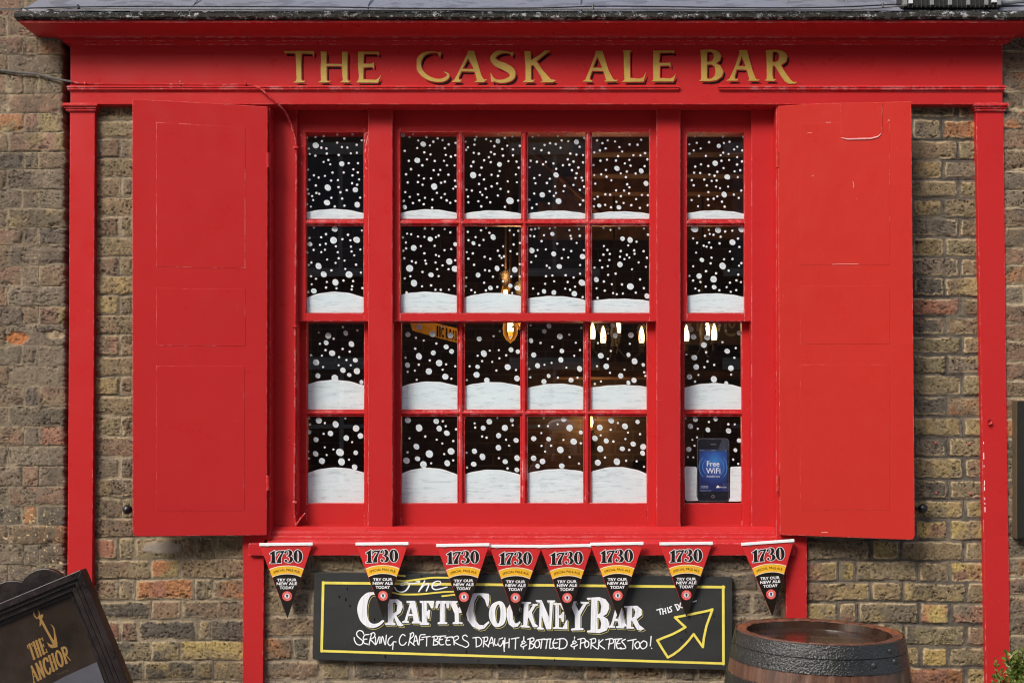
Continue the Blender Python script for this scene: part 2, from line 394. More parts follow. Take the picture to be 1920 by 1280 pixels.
def ex_lp(gx, gy, H, C, brick):
    # spalled brick with an orange heart, and old lime splatter low on the pier
    for (cx, cy, rx, ry, c) in ((31, 634, 24, 13, lin(158, 102, 62)), (102, 627, 22, 9, lin(150, 132, 106))):
        d = np.hypot((gx-cx)/rx, (gy-cy)/ry)+.5*(fbm(gx, gy, 9, 5)-.5)
        k = 1-sstep(.75, 1.05, d); C = C*(1-k[..., None])+np.array(c)*k[..., None]*(.6+.8*fbm(gx, gy, 5, 6))[..., None]; H = H-.006*k
    s = sstep(.74, .82, vn(gx, gy, 2.6, 88)*.6+vn(gx, gy, 5, 89)*.4)*(sstep(940, 960, gy)*(1-sstep(1060, 1090, gy)))*brick
    C = C*(1-s[..., None])+np.array(lin(205, 180, 130))*s[..., None]
    pl = sstep(.55, .7, fbm(gx, gy, 40, 77))*(1-sstep(24, 40, gx))*(sstep(130, 150, gy)*(1-sstep(240, 270, gy)))
    C = C*(1-.7*pl[..., None])+np.array(lin(190, 172, 140))*.7*pl[..., None]
    # broken edge beside the pilaster, the gap's shade also put into the colour
    e = 122-4*(1-sstep(200, 300, gy))+9*(fbm(gx*.3, gy, 15, 15, 4)-.5); k = sstep(e-.8, e+1.2, gx); H = H-.05*k-.004*sstep(e-6, e, gx); C = C*(1-.75*k[..., None])
    return H, C
def ex_ml(gx, gy, H, C, brick):
    d = np.hypot((gx-305)/42, (gy-1027)/13)+.8*(fbm(gx, gy, 14, 25)-.5); k = (1-sstep(.6, 1.1, d))*.8
    C = C*(1-k[..., None])+np.array(lin(150, 143, 132))*k[..., None]; H = H*(1-k)+.006*k
    k = (1-sstep(-.2, 1.4, np.abs(gx-300)/90+np.abs(gy-1040)/9+.5*(fbm(gx, gy, 12, 26)-.5)))*.8
    C = C*(1-k[..., None])+np.array(lin(128, 118, 88))*k[..., None]
    return H, C
MO1, MO2 = lin(150, 136, 112), lin(122, 110, 92)
SP_ML = dict(tex=0.8, sat=.66, seed=11, rows=RML, joints=j_ml, jw=7.0, rag=1.0, proud=.8, chip=.6, soot=.35, rim=.55, score=.8, mortar=MO1, mortar2=MO2, mix='vvtbgvbty', extra=ex_ml,
    special=[(200, 1028, 'pr'), (237, 1028, 'vg'), (310, 1066, 'oy'), (310, 1105, 'or'), (425, 1066, 'bt'), (200, 1066, 'bv'), (200, 1105, 'pt'), (385, 1105, 'vd'), (430, 1105, 'bo'),
             (200, 1145, 'dv'), (255, 1145, 'kd'), (310, 1145, 'bp'), (420, 1145, 'db'), (200, 1180, 'rp'), (240, 1180, 'pb'), (310, 1180, 'kd'), (385, 1180, 'yt'), (430, 1180, 'kd'),
             (250, 1220, 'dv'), (310, 1220, 'yd'), (420, 1220, 'yY'), (240, 1256, 'kd'), (310, 1256, 'dy'), (385, 1256, 'vy'), (430, 1256, 'yv'), (200, 645, 'pb'), (200, 722, 'yv'), (200, 837, 'bp'), (205, 310, 'vb'), (210, 350, 'ty')])
SP_LP = dict(tex=0.45, sat=.5, seed=23, rows=RLP, joints=j_lp, jw=3.4, rag=.75, proud=.42, chip=.9, soot=.5, rim=.2, score=.9, mortar=lin(138, 124, 102), mortar2=lin(112, 101, 85), mix='gbgpgbgg', extra=ex_lp,
    special=[(100, 815, 'rp'), (60, 815, 'dg'), (30, 815, 'pb'), (55, 300, 'dg'), (20, 300, 'kd'), (100, 515, 'bt'), (20, 515, 'pb'), (60, 478, 'dg'), (100, 590, 'py'), (20, 590, 'kd'), (60, 965, 'ob'), (20, 965, 'kd'), (100, 965, 'kd'), (60, 1000, 'ob'), (60, 740, 'kd'),
             (100, 740, 'pt'), (100, 230, 'ty'), (55, 230, 'pg'), (15, 230, 'oy'), (70, 265, 'yp'), (100, 85, 'ob'), (60, 85, 'pt'), (20, 85, 'pg'), (100, 445, 'kd'), (70, 410, 'vy'), (20, 160, 'pg'), (100, 160, 'gv'), (20, 50, 'pb')])
SP_MR = dict(tex=0.8, sat=.72, seed=37, rows=RMR, joints=j_mr, jw=8.6, rag=1.1, proud=.85, chip=.7, soot=.42, rim=.85, score=.9, mortar=lin(112, 102, 88), mortar2=lin(88, 81, 72), mix='vvtygvbt',
    special=[(1800, 242, 'yo'), (1740, 242, 'gv'), (1740, 317, 'yt'), (1740, 425, 'gd'), (1740, 575, 'rp'), (1740, 610, 'pd'), (1800, 610, 'tb'), (1740, 540, 'dk'), (1800, 690, 'yg'), (1800, 760, 'ot'), (1740, 760, 'dk'), (1740, 837, 'dg'), (1740, 880, 'yv'), (1740, 915, 'dg'),
             (1750, 955, 'yv'), (1740, 992, 'pY'), (1800, 992, 'Yt'), (1545, 1070, 'py'), (1590, 1070, 'Yv'), (1660, 1070, 'vd'), (1750, 1070, 'vt'), (1810, 1070, 'Yp'), (1560, 1110, 'by'), (1660, 1110, 'ty'), (1750, 1110, 'yv'),
             (1545, 1150, 'yg'), (1590, 1150, 'pt'), (1660, 1150, 'gy'), (1750, 1150, 'rY'), (1810, 1150, 'gp'), (1750, 1190, 'dv'), (1750, 1230, 'YY'), (1810, 1230, 'yv'), (1700, 1230, 'yd'), (1750, 1265, 'or')])
SP_BW = dict(tex=0.8, sat=.6, seed=51, rows=RBW, joints=j_bw, jw=8.0, rag=1.1, proud=.95, chip=.7, soot=.4, rim=.45, score=.6, mortar=lin(150, 136, 114), mortar2=lin(126, 114, 98), mix='bdvtgdb',
    special=[(520, 1215, 'bo'), (600, 1255, 'db'), (640, 1255, 'dv')])
SP_FR = dict(tex=0.7, sat=.6, seed=67, rows=RFR, joints=j_fr, jw=6.0, rag=1.0, proud=.7, chip=.8, soot=.4, rim=.5, score=.6, mortar=lin(164, 150, 124), mortar2=lin(120, 108, 90), mix='bpgdobg')

GB = 1630   # ground line in wall pixels
x_ = xx
V1, C1, F1 = brick_object('w', [(172, 501, 185, 1290, 1.55, SP_ML, 0.0), (172, 501, 1290, GB, 5, SP_ML, 0.0),
    (1464, 1900, 185, 1290, 1.55, SP_MR, 0.0), (1464, 1900, 1290, GB, 5, SP_MR, 0.0),
    (486, 1484, 1008, 1290, 1.55, SP_BW, 0.001), (486, 1484, 1290, GB, 5, SP_BW, 0.001)], M_BRICK)
wall = np_object('brick_wall', V1, C1, F1, M_BRICK, [(x_(112), x_(500), .045, .30, 0, 3.40), (x_(1470), x_(1960), .028, .30, 0, 3.40), (x_(500), x_(1470), .028, .30, 0, zz(1010)), (x_(500), x_(1470), .18, .30, zz(196), 3.40)])
tag(wall, 'worn yellow and brown stock brick wall around and below the red window, behind the barrel', 'wall')
YP = -0.018
V2, C2, F2 = brick_object('w', [(-26, 130, -30, 1300, 1.55, SP_LP, YP), (-420, -26, -30, 1300, 5, SP_LP, YP), (-420, 130, 1300, GB, 5, SP_LP, YP)], M_BRICK)
for X_, Y_ in ((1754.5, 830), (1817.5, 831.5), (1755.5, 924), (1819.5, 924.5)):
    m_ = MB(); m_.lathe([(.0001, .003), (.004, .002), (.005, -.004)], W(X_, Y_, -.008), 8, axis=Matrix(((1, 0, 0), (0, 0, -1), (0, 1, 0)))); WL[wall.name] = Vector((0, 0, 0)); m_.build('wall_plug', simple('red_wall_plug', (.45, .10, .09), .6), wall)
w2 = np_object('brick_wall', V2, C2, F2, M_BRICK, [(x_(-420), x_(112), .012, .29, 0, 3.31)])
tag(w2, 'grey brown thin jointed brick pier at left edge, crossed by a thin cable', 'wall')
V3, C3, F3 = brick_object('w', [(1876, 1960, -30, 1300, 1.55, SP_FR, YP), (1960, 2360, -30, 1300, 5, SP_FR, YP), (1876, 2360, 1300, GB, 5, SP_FR, YP)], M_BRICK)
w3 = np_object('brick_wall', V3, C3, F3, M_BRICK, [(x_(1965), x_(2360), .012, .29, 0, 3.31)])
tag(w3, 'narrow brick wall strip right of the right red pilaster, above the green shrub', 'wall')
# ---------------------------------------------------------------- painted shapes from distance fields (signwriting)
def catmull(p, n=7):
    p = np.array(p, float); q = np.vstack([2*p[0]-p[1], p, 2*p[-1]-p[-2]]); out = []
    for i in range(1, len(q)-2):
        for t in np.linspace(0, 1, n, endpoint=False):
            out.append(.5*((2*q[i])+(-q[i-1]+q[i+1])*t+(2*q[i-1]-5*q[i]+4*q[i+1]-q[i+2])*t*t+(-q[i-1]+3*q[i]-3*q[i+1]+q[i+2])*t**3))
    out.append(p[-1]); return np.array(out)
def closed_cat(p, n=5):
    p = np.array(p, float); m = len(p); out = []
    for i in range(m):
        a, b, c, d = p[i-1], p[i], p[(i+1) % m], p[(i+2) % m]
        for t in np.linspace(0, 1, n, endpoint=False):
            out.append(.5*((2*b)+(-a+c)*t+(2*a-5*b+4*c-d)*t*t+(-a+3*b-3*c+d)*t**3))
    return np.array(out)
def seg(X, Y, a, b, wa=0, wb=0):
    vx, vy = b[0]-a[0], b[1]-a[1]; L = vx*vx+vy*vy+1e-9
    t = np.clip(((X-a[0])*vx+(Y-a[1])*vy)/L, 0, 1)
    return np.hypot(X-a[0]-t*vx, Y-a[1]-t*vy)-(wa+(wb-wa)*t)
def poly_sd(X, Y, p):
    d = np.full(X.shape, 1e9); ins = np.zeros(X.shape, bool); n = len(p)
    for i in range(n):
        a, b = p[i], p[(i+1) % n]; d = np.minimum(d, seg(X, Y, a, b))
        c = ((a[1] > Y) != (b[1] > Y)); xi = a[0]+(Y-a[1])*(b[0]-a[0])/((b[1]-a[1]) if abs(b[1]-a[1]) > 1e-9 else 1e-9)
        ins ^= c & (X < xi)
    return np.where(ins, -d, d)
class Shape:
    """items: ('p', outline, holes, curved?) or ('s', [(x,y,width)], smooth?) in zoom pixels (ox, oy, k)"""
    def __init__(s, items, o=(0, 0, 1)):
        s.it = []; ox, oy, k = o; xs = []; ys = []
        for t in items:
            if t[0] == 'p':
                f = lambda p: np.array([(ox+x/k, oy+y/k) for x, y in p])
                o_ = f(t[1]); hs = [f(h) for h in t[2]]
                if len(t) > 3: o_ = closed_cat(o_); hs = [closed_cat(h) for h in hs]
                s.it.append(('p', o_, hs)); xs += list(o_[:, 0]); ys += list(o_[:, 1])
            else:
                w0 = t[3] if len(t) > 3 else None
                p = np.array([(ox+q[0]/k, oy+q[1]/k, (q[2] if len(q) > 2 else w0)/k/2) for q in t[1]])
                if t[2] and len(p) > 2: p = catmull(p)
                s.it.append(('s', p)); xs += list(p[:, 0]); ys += list(p[:, 1])
        s.bb = (min(xs), min(ys), max(xs), max(ys))
    def sd(s, X, Y):
        d = np.full(X.shape, 1e9)
        for t in s.it:
            if t[0] == 'p':
                e = poly_sd(X, Y, t[1])
                for h in t[2]: e = np.maximum(e, -poly_sd(X, Y, h))
            else:
                p = t[1]; e = np.full(X.shape, 1e9)
                for i in range(len(p)-1): e = np.minimum(e, seg(X, Y, p[i], p[i+1], p[i][2], p[i+1][2]))
            d = np.minimum(d, e)
        return d
def fill(sdf, bb, h, pad=3):
    x0, y0, x1, y1 = bb[0]-pad, bb[1]-pad, bb[2]+pad, bb[3]+pad
    nx = int((x1-x0)/h)+2; ny = int((y1-y0)/h)+2
    xs = x0+np.arange(nx)*h; ys = y0+np.arange(ny)*h; X, Y = np.meshgrid(xs, ys); Dd = sdf(X, Y); I = Dd < 0; out = []
    full = I[:-1, :-1] & I[1:, :-1] & I[1:, 1:] & I[:-1, 1:]; anyv = I[:-1, :-1] | I[1:, :-1] | I[1:, 1:] | I[:-1, 1:]
    for j in range(ny-1):
        row = full[j]; k = np.flatnonzero(np.diff(np.concatenate([[0], row.astype(int), [0]])))
        for a, b in zip(k[::2], k[1::2]): out.append([(xs[a], ys[j]), (xs[b], ys[j]), (xs[b], ys[j+1]), (xs[a], ys[j+1])])
    for j, i in zip(*np.nonzero(anyv & ~full)):
        c = [(j, i), (j, i+1), (j+1, i+1), (j+1, i)]; pl = []
        for q in range(4):
            a, b = c[q], c[(q+1) % 4]; da, db = Dd[a], Dd[b]
            if da < 0: pl.append((xs[a[1]], ys[a[0]]))
            if (da < 0) != (db < 0):
                t = da/(da-db); pl.append((xs[a[1]]+t*(xs[b[1]]-xs[a[1]]), ys[a[0]]+t*(ys[b[0]]-ys[a[0]])))
        if len(pl) > 2: out.append(pl)
    return out
def paint(mb, polys, f, mi=0):
    for p in polys: mb.poly([f(x, y) for x, y in p], mi)
_TXT = {}
def text_polys(sv, bold=0.0):
    key = (sv, bold)
    if key not in _TXT:
        cu = bpy.data.curves.new('lettering_source', 'FONT'); cu.body = sv; cu.size = 1; cu.offset = bold; cu.resolution_u = 3; cu.fill_mode = 'FRONT'
        ob = bpy.data.objects.new('lettering_source', cu); COL.objects.link(ob); bpy.context.view_layer.update()
        me = bpy.data.meshes.new_from_object(ob.evaluated_get(bpy.context.evaluated_depsgraph_get()))
        vs = np.array([v.co[:2] for v in me.vertices]); fs = [list(p.vertices) for p in me.polygons]
        bpy.data.objects.remove(ob); bpy.data.curves.remove(cu); bpy.data.meshes.remove(me)
        lo = vs.min(0); hi = vs.max(0); vs = (vs-lo)/(hi-lo); vs[:, 1] = 1-vs[:, 1]; _TXT[key] = (vs, fs)
    return _TXT[key]
def text(mb, sv, box, f, mi=0, bold=0.0, arc=0.0, shear=0.0):
    vs, fs = text_polys(sv, bold); x0, x1, y0, y1 = box
    pts = [(x0+(x1-x0)*u+shear*(1-v), y0+(y1-y0)*v+arc*((2*u-1)**2)) for u, v in vs]
    mb.mesh([f(x, y) for x, y in pts], fs, mi)
def circle(cx, cy, rx, ry=None, n=24, rot=0, jit=0):
    ry = ry or rx; o = []
    for k in range(n):
        q = 2*math.pi*k/n; j = 1+jit*(RNG.random()-.5)
        a, b = rx*math.cos(q)*j, ry*math.sin(q)*j; o.append((cx+a*math.cos(rot)-b*math.sin(rot), cy+a*math.sin(rot)+b*math.cos(rot)))
    return o

# ---------------------------------------------------------------- red timber pub front
YF = -0.040
front = thing('pub_front', 'red painted timber pub front with gold lettered board reading THE CASK ALE BAR', 'pub front', (xx(960, 0), 0, 0))
xl, xr = xx(132, YF), xx(1880, YF)
m = MB(); zt = zz(38, YF-.131)
prof = [(.131, zt), (.131, zz(42.5, YF-.131))]
zc0, zc1 = zz(43.5, YF-.125), zz(70, YF-.03)
for k in range(11):
    a = k/10*math.pi/2; prof.append((.03+.094*(1-math.sin(a)), zc1+(zc0-zc1)*math.cos(a)**1.0))
prof += [(.022, zz(71, YF-.022)), (.022, zz(77, YF-.022)), (.008, zz(80, YF-.008)), (.0, zz(84, YF)), (.0, zt)]
m.sweep(prof, xl, xr, YF, yback=.02)
m.build('cornice', M_RED, front, smooth=True, angle=30)
m = MB(); m.rect(132, 1880, 79, 196, YF, .04); fas = m.build('fascia', M_RED, front, bevel=.002)
def ledge(X0, X1, nm, ext=(0, 0)):
    m = MB(); pr = [(0, 160), (.006, 160.3), (.011, 162), (.011, 164.2), (.006, 165.2), (.009, 166), (.009, 168), (.004, 170.5), (.0015, 172.5)]
    m.sweep([(p, zz(Y, YF-p)) for p, Y in pr], xx(X0, YF), xx(X1, YF), YF-.0003, yback=YF+.004)
    return m.build(nm, M_RED, front, smooth=True, angle=25)
ledge(133, 1268, 'ledge'); ledge(1352, 1880, 'ledge')
def pilaster(pts, cap, nm):
    m = MB(); m.prism(pts, -.028, .03); o = m.build(nm, M_RED, front, bevel=.002)
    m = MB(); X0, X1 = cap
    pr = [(.010, 193), (.014, 195.5), (.014, 198.5), (.008, 199.5), (.008, 202.5), (.004, 203.5), (.004, 206.5), (-.001, 208)]
    m.sweep([(p+.002, zz(Y, -.042)) for p, Y in pr], xx(X0, -.03), xx(X1, -.03), -.030, yback=.02)
    m.build('capital', M_RED, o, smooth=True, angle=25); return o
pilaster([(131, 197), (178, 197), (176, 640), (171.5, 1280), (168, GB), (122, GB), (125, 1280), (129, 640)], (128, 177), 'pilaster')
pr = pilaster([(1830, 197), (1882, 197), (1886, 640), (1895, 1280), (1900, GB), (1856, GB), (1849, 1280), (1838, 640)], (1831, 1881), 'pilaster')
m = MB(); m.lathe([(0.0001, .0), (.008, .001), (.009, .004), (.009, .006)], W(1855, 791, -.034), 14, axis=Matrix(((1, 0, 0), (0, 0, -1), (0, -1, 0)))); m.build('bolt', M_RED, pr, smooth=True)
for Y0, h in ((828, 5), (848, 16), (872, 4), (900, 12), (912, 9), (932, 6), (942, 4), (950, 12)): m = MB(); m.rect(1843.7+(Y0-828)*.022, 1844.7+(Y0-828)*.023, Y0, Y0+h*.8, -.0289, -.0272); m.build('bare_paint_chip', M_SNOWRIM, pr)
for pts in ([(455, 196), (507, 196), (507, 1012), (495, 1012), (493, 1280), (491, GB), (455, GB)], [(1455, 196), (1513, 196), (1513, 1012), (1513, GB), (1472, GB), (1474, 1012), (1455, 1012)]):
    m = MB(); m.prism(pts, -.026, .16); m.build('post', M_RED, front, bevel=.002)
m = MB(); m.rect(500, 1466, 190, 242, .050, .12); m.build('head_board', M_RED, front, bevel=.002)

# gold letters with their dropped black shade, traced stroke by stroke
K1, K2, K3, K4 = (520, 80, 8), (770, 80, 6.4), (1080, 80, 9.143), (1300, 80, 9.143)
LET = [
 ([('p', [(105,130),(300,128),(555,130),(545,215),(525,170),(365,163),(358,300),(360,545),(375,580),(415,572),(400,600),(235,602),(275,580),(288,545),(280,300),(272,163),(150,160),(110,165)], [])], K1),
 ([('p', [(650,135),(738,140),(735,320),(970,322),(970,138),(1055,140),(1050,300),(1052,555),(1065,580),(1103,572),(1080,598),(940,600),(985,565),(975,490),(972,355),(738,355),(740,560),(760,585),(803,572),(780,598),(605,600),(655,570),(650,400),(655,260)], [])], K1),
 ([('p', [(1210,138),(1525,140),(1520,195),(1490,172),(1300,170),(1290,320),(1420,318),(1445,295),(1450,400),(1430,365),(1290,375),(1290,555),(1480,560),(1520,535),(1560,480),(1510,602),(1180,600),(1215,560),(1225,500),(1208,330)], [])], K1),
 ([('s', [(350,125,10),(250,115,16),(150,145,44),(95,230,62),(105,320,60),(165,395,54),(250,440,44),(350,455,38),(425,432,40),(450,385,26),(400,352,6)], True), ('p', [(318,116),(370,113),(352,180)], [])], K2),
 ([('p', [(690,100),(760,100),(850,400),(880,445),(918,440),(880,475),(760,478),(795,455),(770,350),(610,345),(575,420),(580,450),(612,445),(600,472),(490,475),(530,440),(600,300),(680,130)], [[(690,190),(620,318),(758,318)]])], K2),
 ([('s', [(1215,132,14),(1130,114,22),(1035,128,52),(985,190,62),(1030,250,76),(1130,292,86),(1212,350,80),(1212,420,58),(1130,460,44),(1040,462,32),(985,430,26),(962,385,10)], True), ('p', [(1188,118),(1236,114),(1216,175)], []), ('p', [(957,352),(966,470),(992,478),(1000,440)], [])], K2),
 ([('p', [(1365,105),(1440,105),(1443,215),(1590,120),(1600,98),(1680,98),(1640,120),(1510,225),(1590,340),(1680,440),(1745,455),(1700,478),(1555,478),(1585,460),(1560,400),(1475,272),(1443,275),(1445,440),(1455,455),(1492,445),(1470,475),(1340,478),(1378,450),(1378,285)], [])], K2),
 ([('p', [(330,145),(455,145),(560,480),(640,630),(690,650),(712,615),(705,665),(480,672),(515,640),(470,490),(275,485),(235,600),(240,640),(285,655),(270,672),(110,670),(160,640),(250,420),(330,200)], [[(365,240),(285,435),(450,435)]])], K3),
 ([('p', [(805,135),(950,135),(925,170),(922,350),(930,610),(1080,620),(1150,600),(1205,500),(1160,672),(790,675),(830,640),(820,400),(818,200)], [])], K3),
 ([('p', [(1325,140),(1690,140),(1670,185),(1640,170),(1440,178),(1425,350),(1580,350),(1618,340),(1622,425),(1590,395),(1435,400),(1435,610),(1610,615),(1660,600),(1715,530),(1668,668),(1285,668),(1325,640),(1322,400)], [])], K3),
 ([('p', [(120,130),(300,118),(400,138),(455,180),(478,235),(452,310),(385,358),(460,400),(515,490),(490,580),(400,645),(280,665),(95,658),(135,630),(130,250)], [[(235,158),(310,160),(348,195),(352,260),(330,310),(290,328),(235,335)], [(232,378),(310,375),(365,410),(382,490),(365,570),(320,615),(270,625),(232,615)]])], K4),
 ([('p', [(785,130),(920,130),(1010,470),(1070,620),(1110,640),(1140,625),(1120,655),(925,658),(960,630),(915,468),(740,462),(705,590),(720,635),(775,620),(750,655),(555,655),(620,620),(720,400),(790,180)], [[(830,235),(770,405),(895,408)]])], K4),
 ([('p', [(1240,135),(1400,122),(1520,140),(1585,180),(1612,240),(1590,325),(1500,390),(1580,520),(1670,640),(1720,680),(1785,675),(1740,705),(1630,705),(1570,670),(1500,570),(1395,400),(1358,395),(1355,560),(1370,630),(1420,630),(1390,658),(1220,655),(1258,620),(1258,350)], [[(1360,158),(1430,160),(1468,200),(1470,270),(1450,315),(1410,338),(1355,336)]])], K4)]
mg, ms = MB(), MB()
for items, o in LET:
    S = Shape(items, o)
    wob = lambda X, Y: .45*(fbm(X*8, Y*8, 22, 3, 2)-.5)
    paint(mg, fill(lambda X, Y: S.sd(X, Y)+wob(X, Y), S.bb, .42), lambda x, y: W(x, y, YF-.0022))
    bb = (S.bb[0], S.bb[1], S.bb[2]+5, S.bb[3]+6)
    paint(ms, fill(lambda X, Y: np.maximum(S.sd(X-4.4, Y-5.6)+.35, 2.1-S.sd(X, Y))+wob(X, Y), bb, .42), lambda x, y: W(x, y, YF-.0012))
mg.build('gold_lettering', M_GOLD, fas, recalc=False); ms.build('letter_shade', M_BLACKP, fas, recalc=False)

# ---------------------------------------------------------------- sash window
win = thing('sash_window', 'three light red sash window with white painted snow scenes on every pane', 'window', (xx(960, 0), .05, zz(985, 0)))
YC = .022
m = MB()
m.rect(503, 557, 197, 992, YC+.008, .17); m.rect(1409, 1468, 197, 992, YC+.008, .17)
m.rect(690, 736, 197, 992, YC+.002, .172); m.rect(1231, 1276, 197, 992, YC+.002, .172)
m.rect(556, 1410, 232, 243, .060, .168)
m.build('casing', M_RED, win, bevel=.0025)
m = MB(); y0 = -.03
pf = [(.175, 980), (.02, 987), (-.004, 995), (-.006, 998), (-.010, 999.5), (-.012, 1005), (-.019, 1006.5), (-.021, 1012), (-.029, 1014), (-.034, 1018.5), (-.036, 1021), (.0, 1022), (.175, 1022)]
m.extrude_x([(y, zz(Y, y)) for y, Y in pf], xx(503, -.01), xx(1461, -.01)); m.build('sill', M_RED, win, bevel=.0012)
m = MB(); m.rect(466, 1490, 1018, 1041, -.043, .03); m.build('apron', M_RED, win, bevel=.0025)

LIGHTS = [('left', 556, 690, [(573, 682)], [(575, 683)]), ('mid', 736, 1231, [(750, 857), (870, 977.5), (989.5, 1098), (1109.5, 1218)], [(752, 858), (871, 976), (989, 1094), (1107, 1213)]), ('right', 1276, 1410, [(1288, 1396)], [(1283, 1391)])]
ROWS = [(248, 411), (423, 587), (604, 768), (780, 943)]
MOUND = {  # (left edge y, crest y, right edge y) of each painted drift
 (0, 0): (399, 392, 400), (0, 1): (400, 392.5, 400), (0, 2): (401, 394.5, 401), (0, 3): (401, 395, 401), (0, 4): (401, 396.5, 401), (0, 5): (400, 394.5, 401),
 (1, 0): (559, 547, 558), (1, 1): (553, 547, 555), (1, 2): (558, 549, 556), (1, 3): (560, 555, 563), (1, 4): (564, 560, 564), (1, 5): (555, 550, 557),
 (2, 0): (721, 712, 723), (2, 1): (725, 715, 724), (2, 2): (724, 716, 724), (2, 3): (728, 719, 726), (2, 4): (727, 721.5, 725), (2, 5): (727, 718, 726),
 (3, 0): (887, 876, 886), (3, 1): (888, 876.5, 890), (3, 2): (889, 880, 890), (3, 3): (887, 879, 884), (3, 4): (885, 875, 888)}
ZA, ZB, ZCc, ZD, ZE, ZF, ZG, ZH, ZI = (540,200,5.333), (860,200,5.053), (1200,200,5.818), (540,400,5.333), (860,400,5.053), (1200,400,4.921), (540,580,3.048), (860,580,3.047), (1200,580,3.047)
BIG = {
 (0,0):(ZA,'277,388,6 538,573,5 398,810,6.5 673,833,5 390,960,6 692,980,5.5'), (0,1):(ZA,'1150,285,4 1352,376,5.5 1293,538,5.5 1462,800,6 1168,1005,4.5'),
 (0,2):(ZB,'372,328,4.5 387,548,4.5 137,650,6 486,892,7'), (0,3):(ZB,'1116,335,4.7 923,648,5.3 792,836,5.2 946,895,5.6'), (0,4):(ZB,'1500,586,5.2 1730,610,5 1775,728,5 1332,938,4 1518,955,4.5'),
 (0,5):(ZCc,'860,430,4 820,618,5.2 953,768,5.6 918,960,5.6'),
 (1,0):(ZD,'467,157,5.5 455,270,6.5 687,265,6.5 218,308,4.8 305,527,6.2 357,610,6 610,612,6.8 474,690,6.2 258,776,5.5'),
 (1,1):(ZD,'1423,258,4.8 1257,346,5.5 1674,310,4.2 1613,482,6 1216,550,6.8 1668,555,6 1430,615,5 1260,698,6.5'),
 (1,2):(ZE,'326,226,5.5 140,283,4 364,522,5.3 532,535,5.5 184,585,4.5 301,707,4.6 490,686,4.2 555,708,5.3'),
 (1,3):(ZE,'888,195,4 692,352,5.6 900,385,4.8 1174,410,5.2 953,503,5.2 1168,657,6.5 809,739,4.5 902,749,4.5 1096,761,5.2'),
 (1,4):(ZE,'1552,240,4.4 1624,252,5.5 1528,484,5.3 1304,628,5.2 1627,693,6.6 1784,783,5.2'),
 (1,5):(ZF,'505,142,7 720,155,6 937,148,6 853,267,5.8 571,430,4.5 762,486,6.6 545,578,5.2 679,608,6.2 684,681,4.6'),
 (2,0):(ZG,'230,150,6 330,135,5.2 218,190,5 363,198,6 252,250,6 160,302,6.4 385,290,5 314,347,5.5 394,352,6.2 350,374,4.5 171,379,5.2 268,392,6.8 420,415,4.2'),
 (3,0):(ZG,'176,634,6.2 272,656,6.5 389,679,6.4 120,700,4.4 243,708,5.5 414,722,5.5 160,743,5.2 333,734,5.6 297,816,7.8 158,824,5.8 387,818,4.6 194,865,6 306,870,7 381,900,5.8'),
 (2,1):(ZG,'750,100,5.6 685,143,5 826,140,6.2 929,148,5.8 904,214,5 935,240,4.8 830,248,4.8 748,268,6.6 864,306,6.2 683,318,5.2 805,354,6.2 899,384,6'),
 (3,1):(ZG,'685,632,6 847,638,5.5 749,676,7 864,680,5.7 908,706,5.8 734,783,6 932,810,6.8 808,825,7.4 740,852,5.4 677,863,6.5 774,885,6.6 910,878,6'),
 (2,2):(ZH,'117,168,4.8 144,252,6.5 299,230,4.8 338,241,4.3 108,327,4.5 280,329,6 102,373,6 333,394,5.8 161,405,5.5'),
 (2,3):(ZH,'516,95,5 489,125,4.5 578,154,5.6 413,178,5 590,237,4.7 429,260,5 584,288,5.4 451,321,5 691,339,5.8 514,380,4 642,403,5 487,412,5'),
 (2,4):(ZH,'880,92,4.5 894,149,5.4 984,146,5.6 812,264,5.8 970,259,4.4 1005,296,6 843,325,5.5 1055,316,3.8 926,379,5.2 1002,404,5.2 970,418,4.4'),
 (3,2):(ZH,'175,640,5.6 304,631,4 140,677,4.8 264,676,6 228,720,5 328,747,5.2 227,789,5.6 90,809,5.4 136,841,6.5 334,848,5.8 266,868,5 86,883,5.5 333,915,5'),
 (3,3):(ZH,'600,627,5 634,676,6.4 698,702,4 429,737,5.2 514,740,4.6 657,754,6.4 581,801,6.6 428,849,5.4 479,867,5.5 451,894,4.8 589,893,5.4'),
 (3,4):(ZH,'871,634,6.2 1022,641,4.3 806,674,6 950,667,6 778,735,5.8 843,750,5.2 997,768,5.4 809,796,6.4 1054,784,5.8 1051,820,5.4 935,795,5 795,874,6 904,869,6.6'),
 (2,5):(ZI,'289,112,6 566,135,5 306,156,5.6 384,160,6 365,203,5.6 498,238,5.5 310,275,5.8 321,328,5.5 519,335,5.5 283,385,5.2 422,398,6.2 493,420,4'),
 (3,5):(ZI,'316,627,5.2 431,625,4.8 288,667,5.4 388,687,5 506,693,5.5 566,748,4.4 279,798,5 545,803,4')}
NSM = [58, 42, 15, 12]
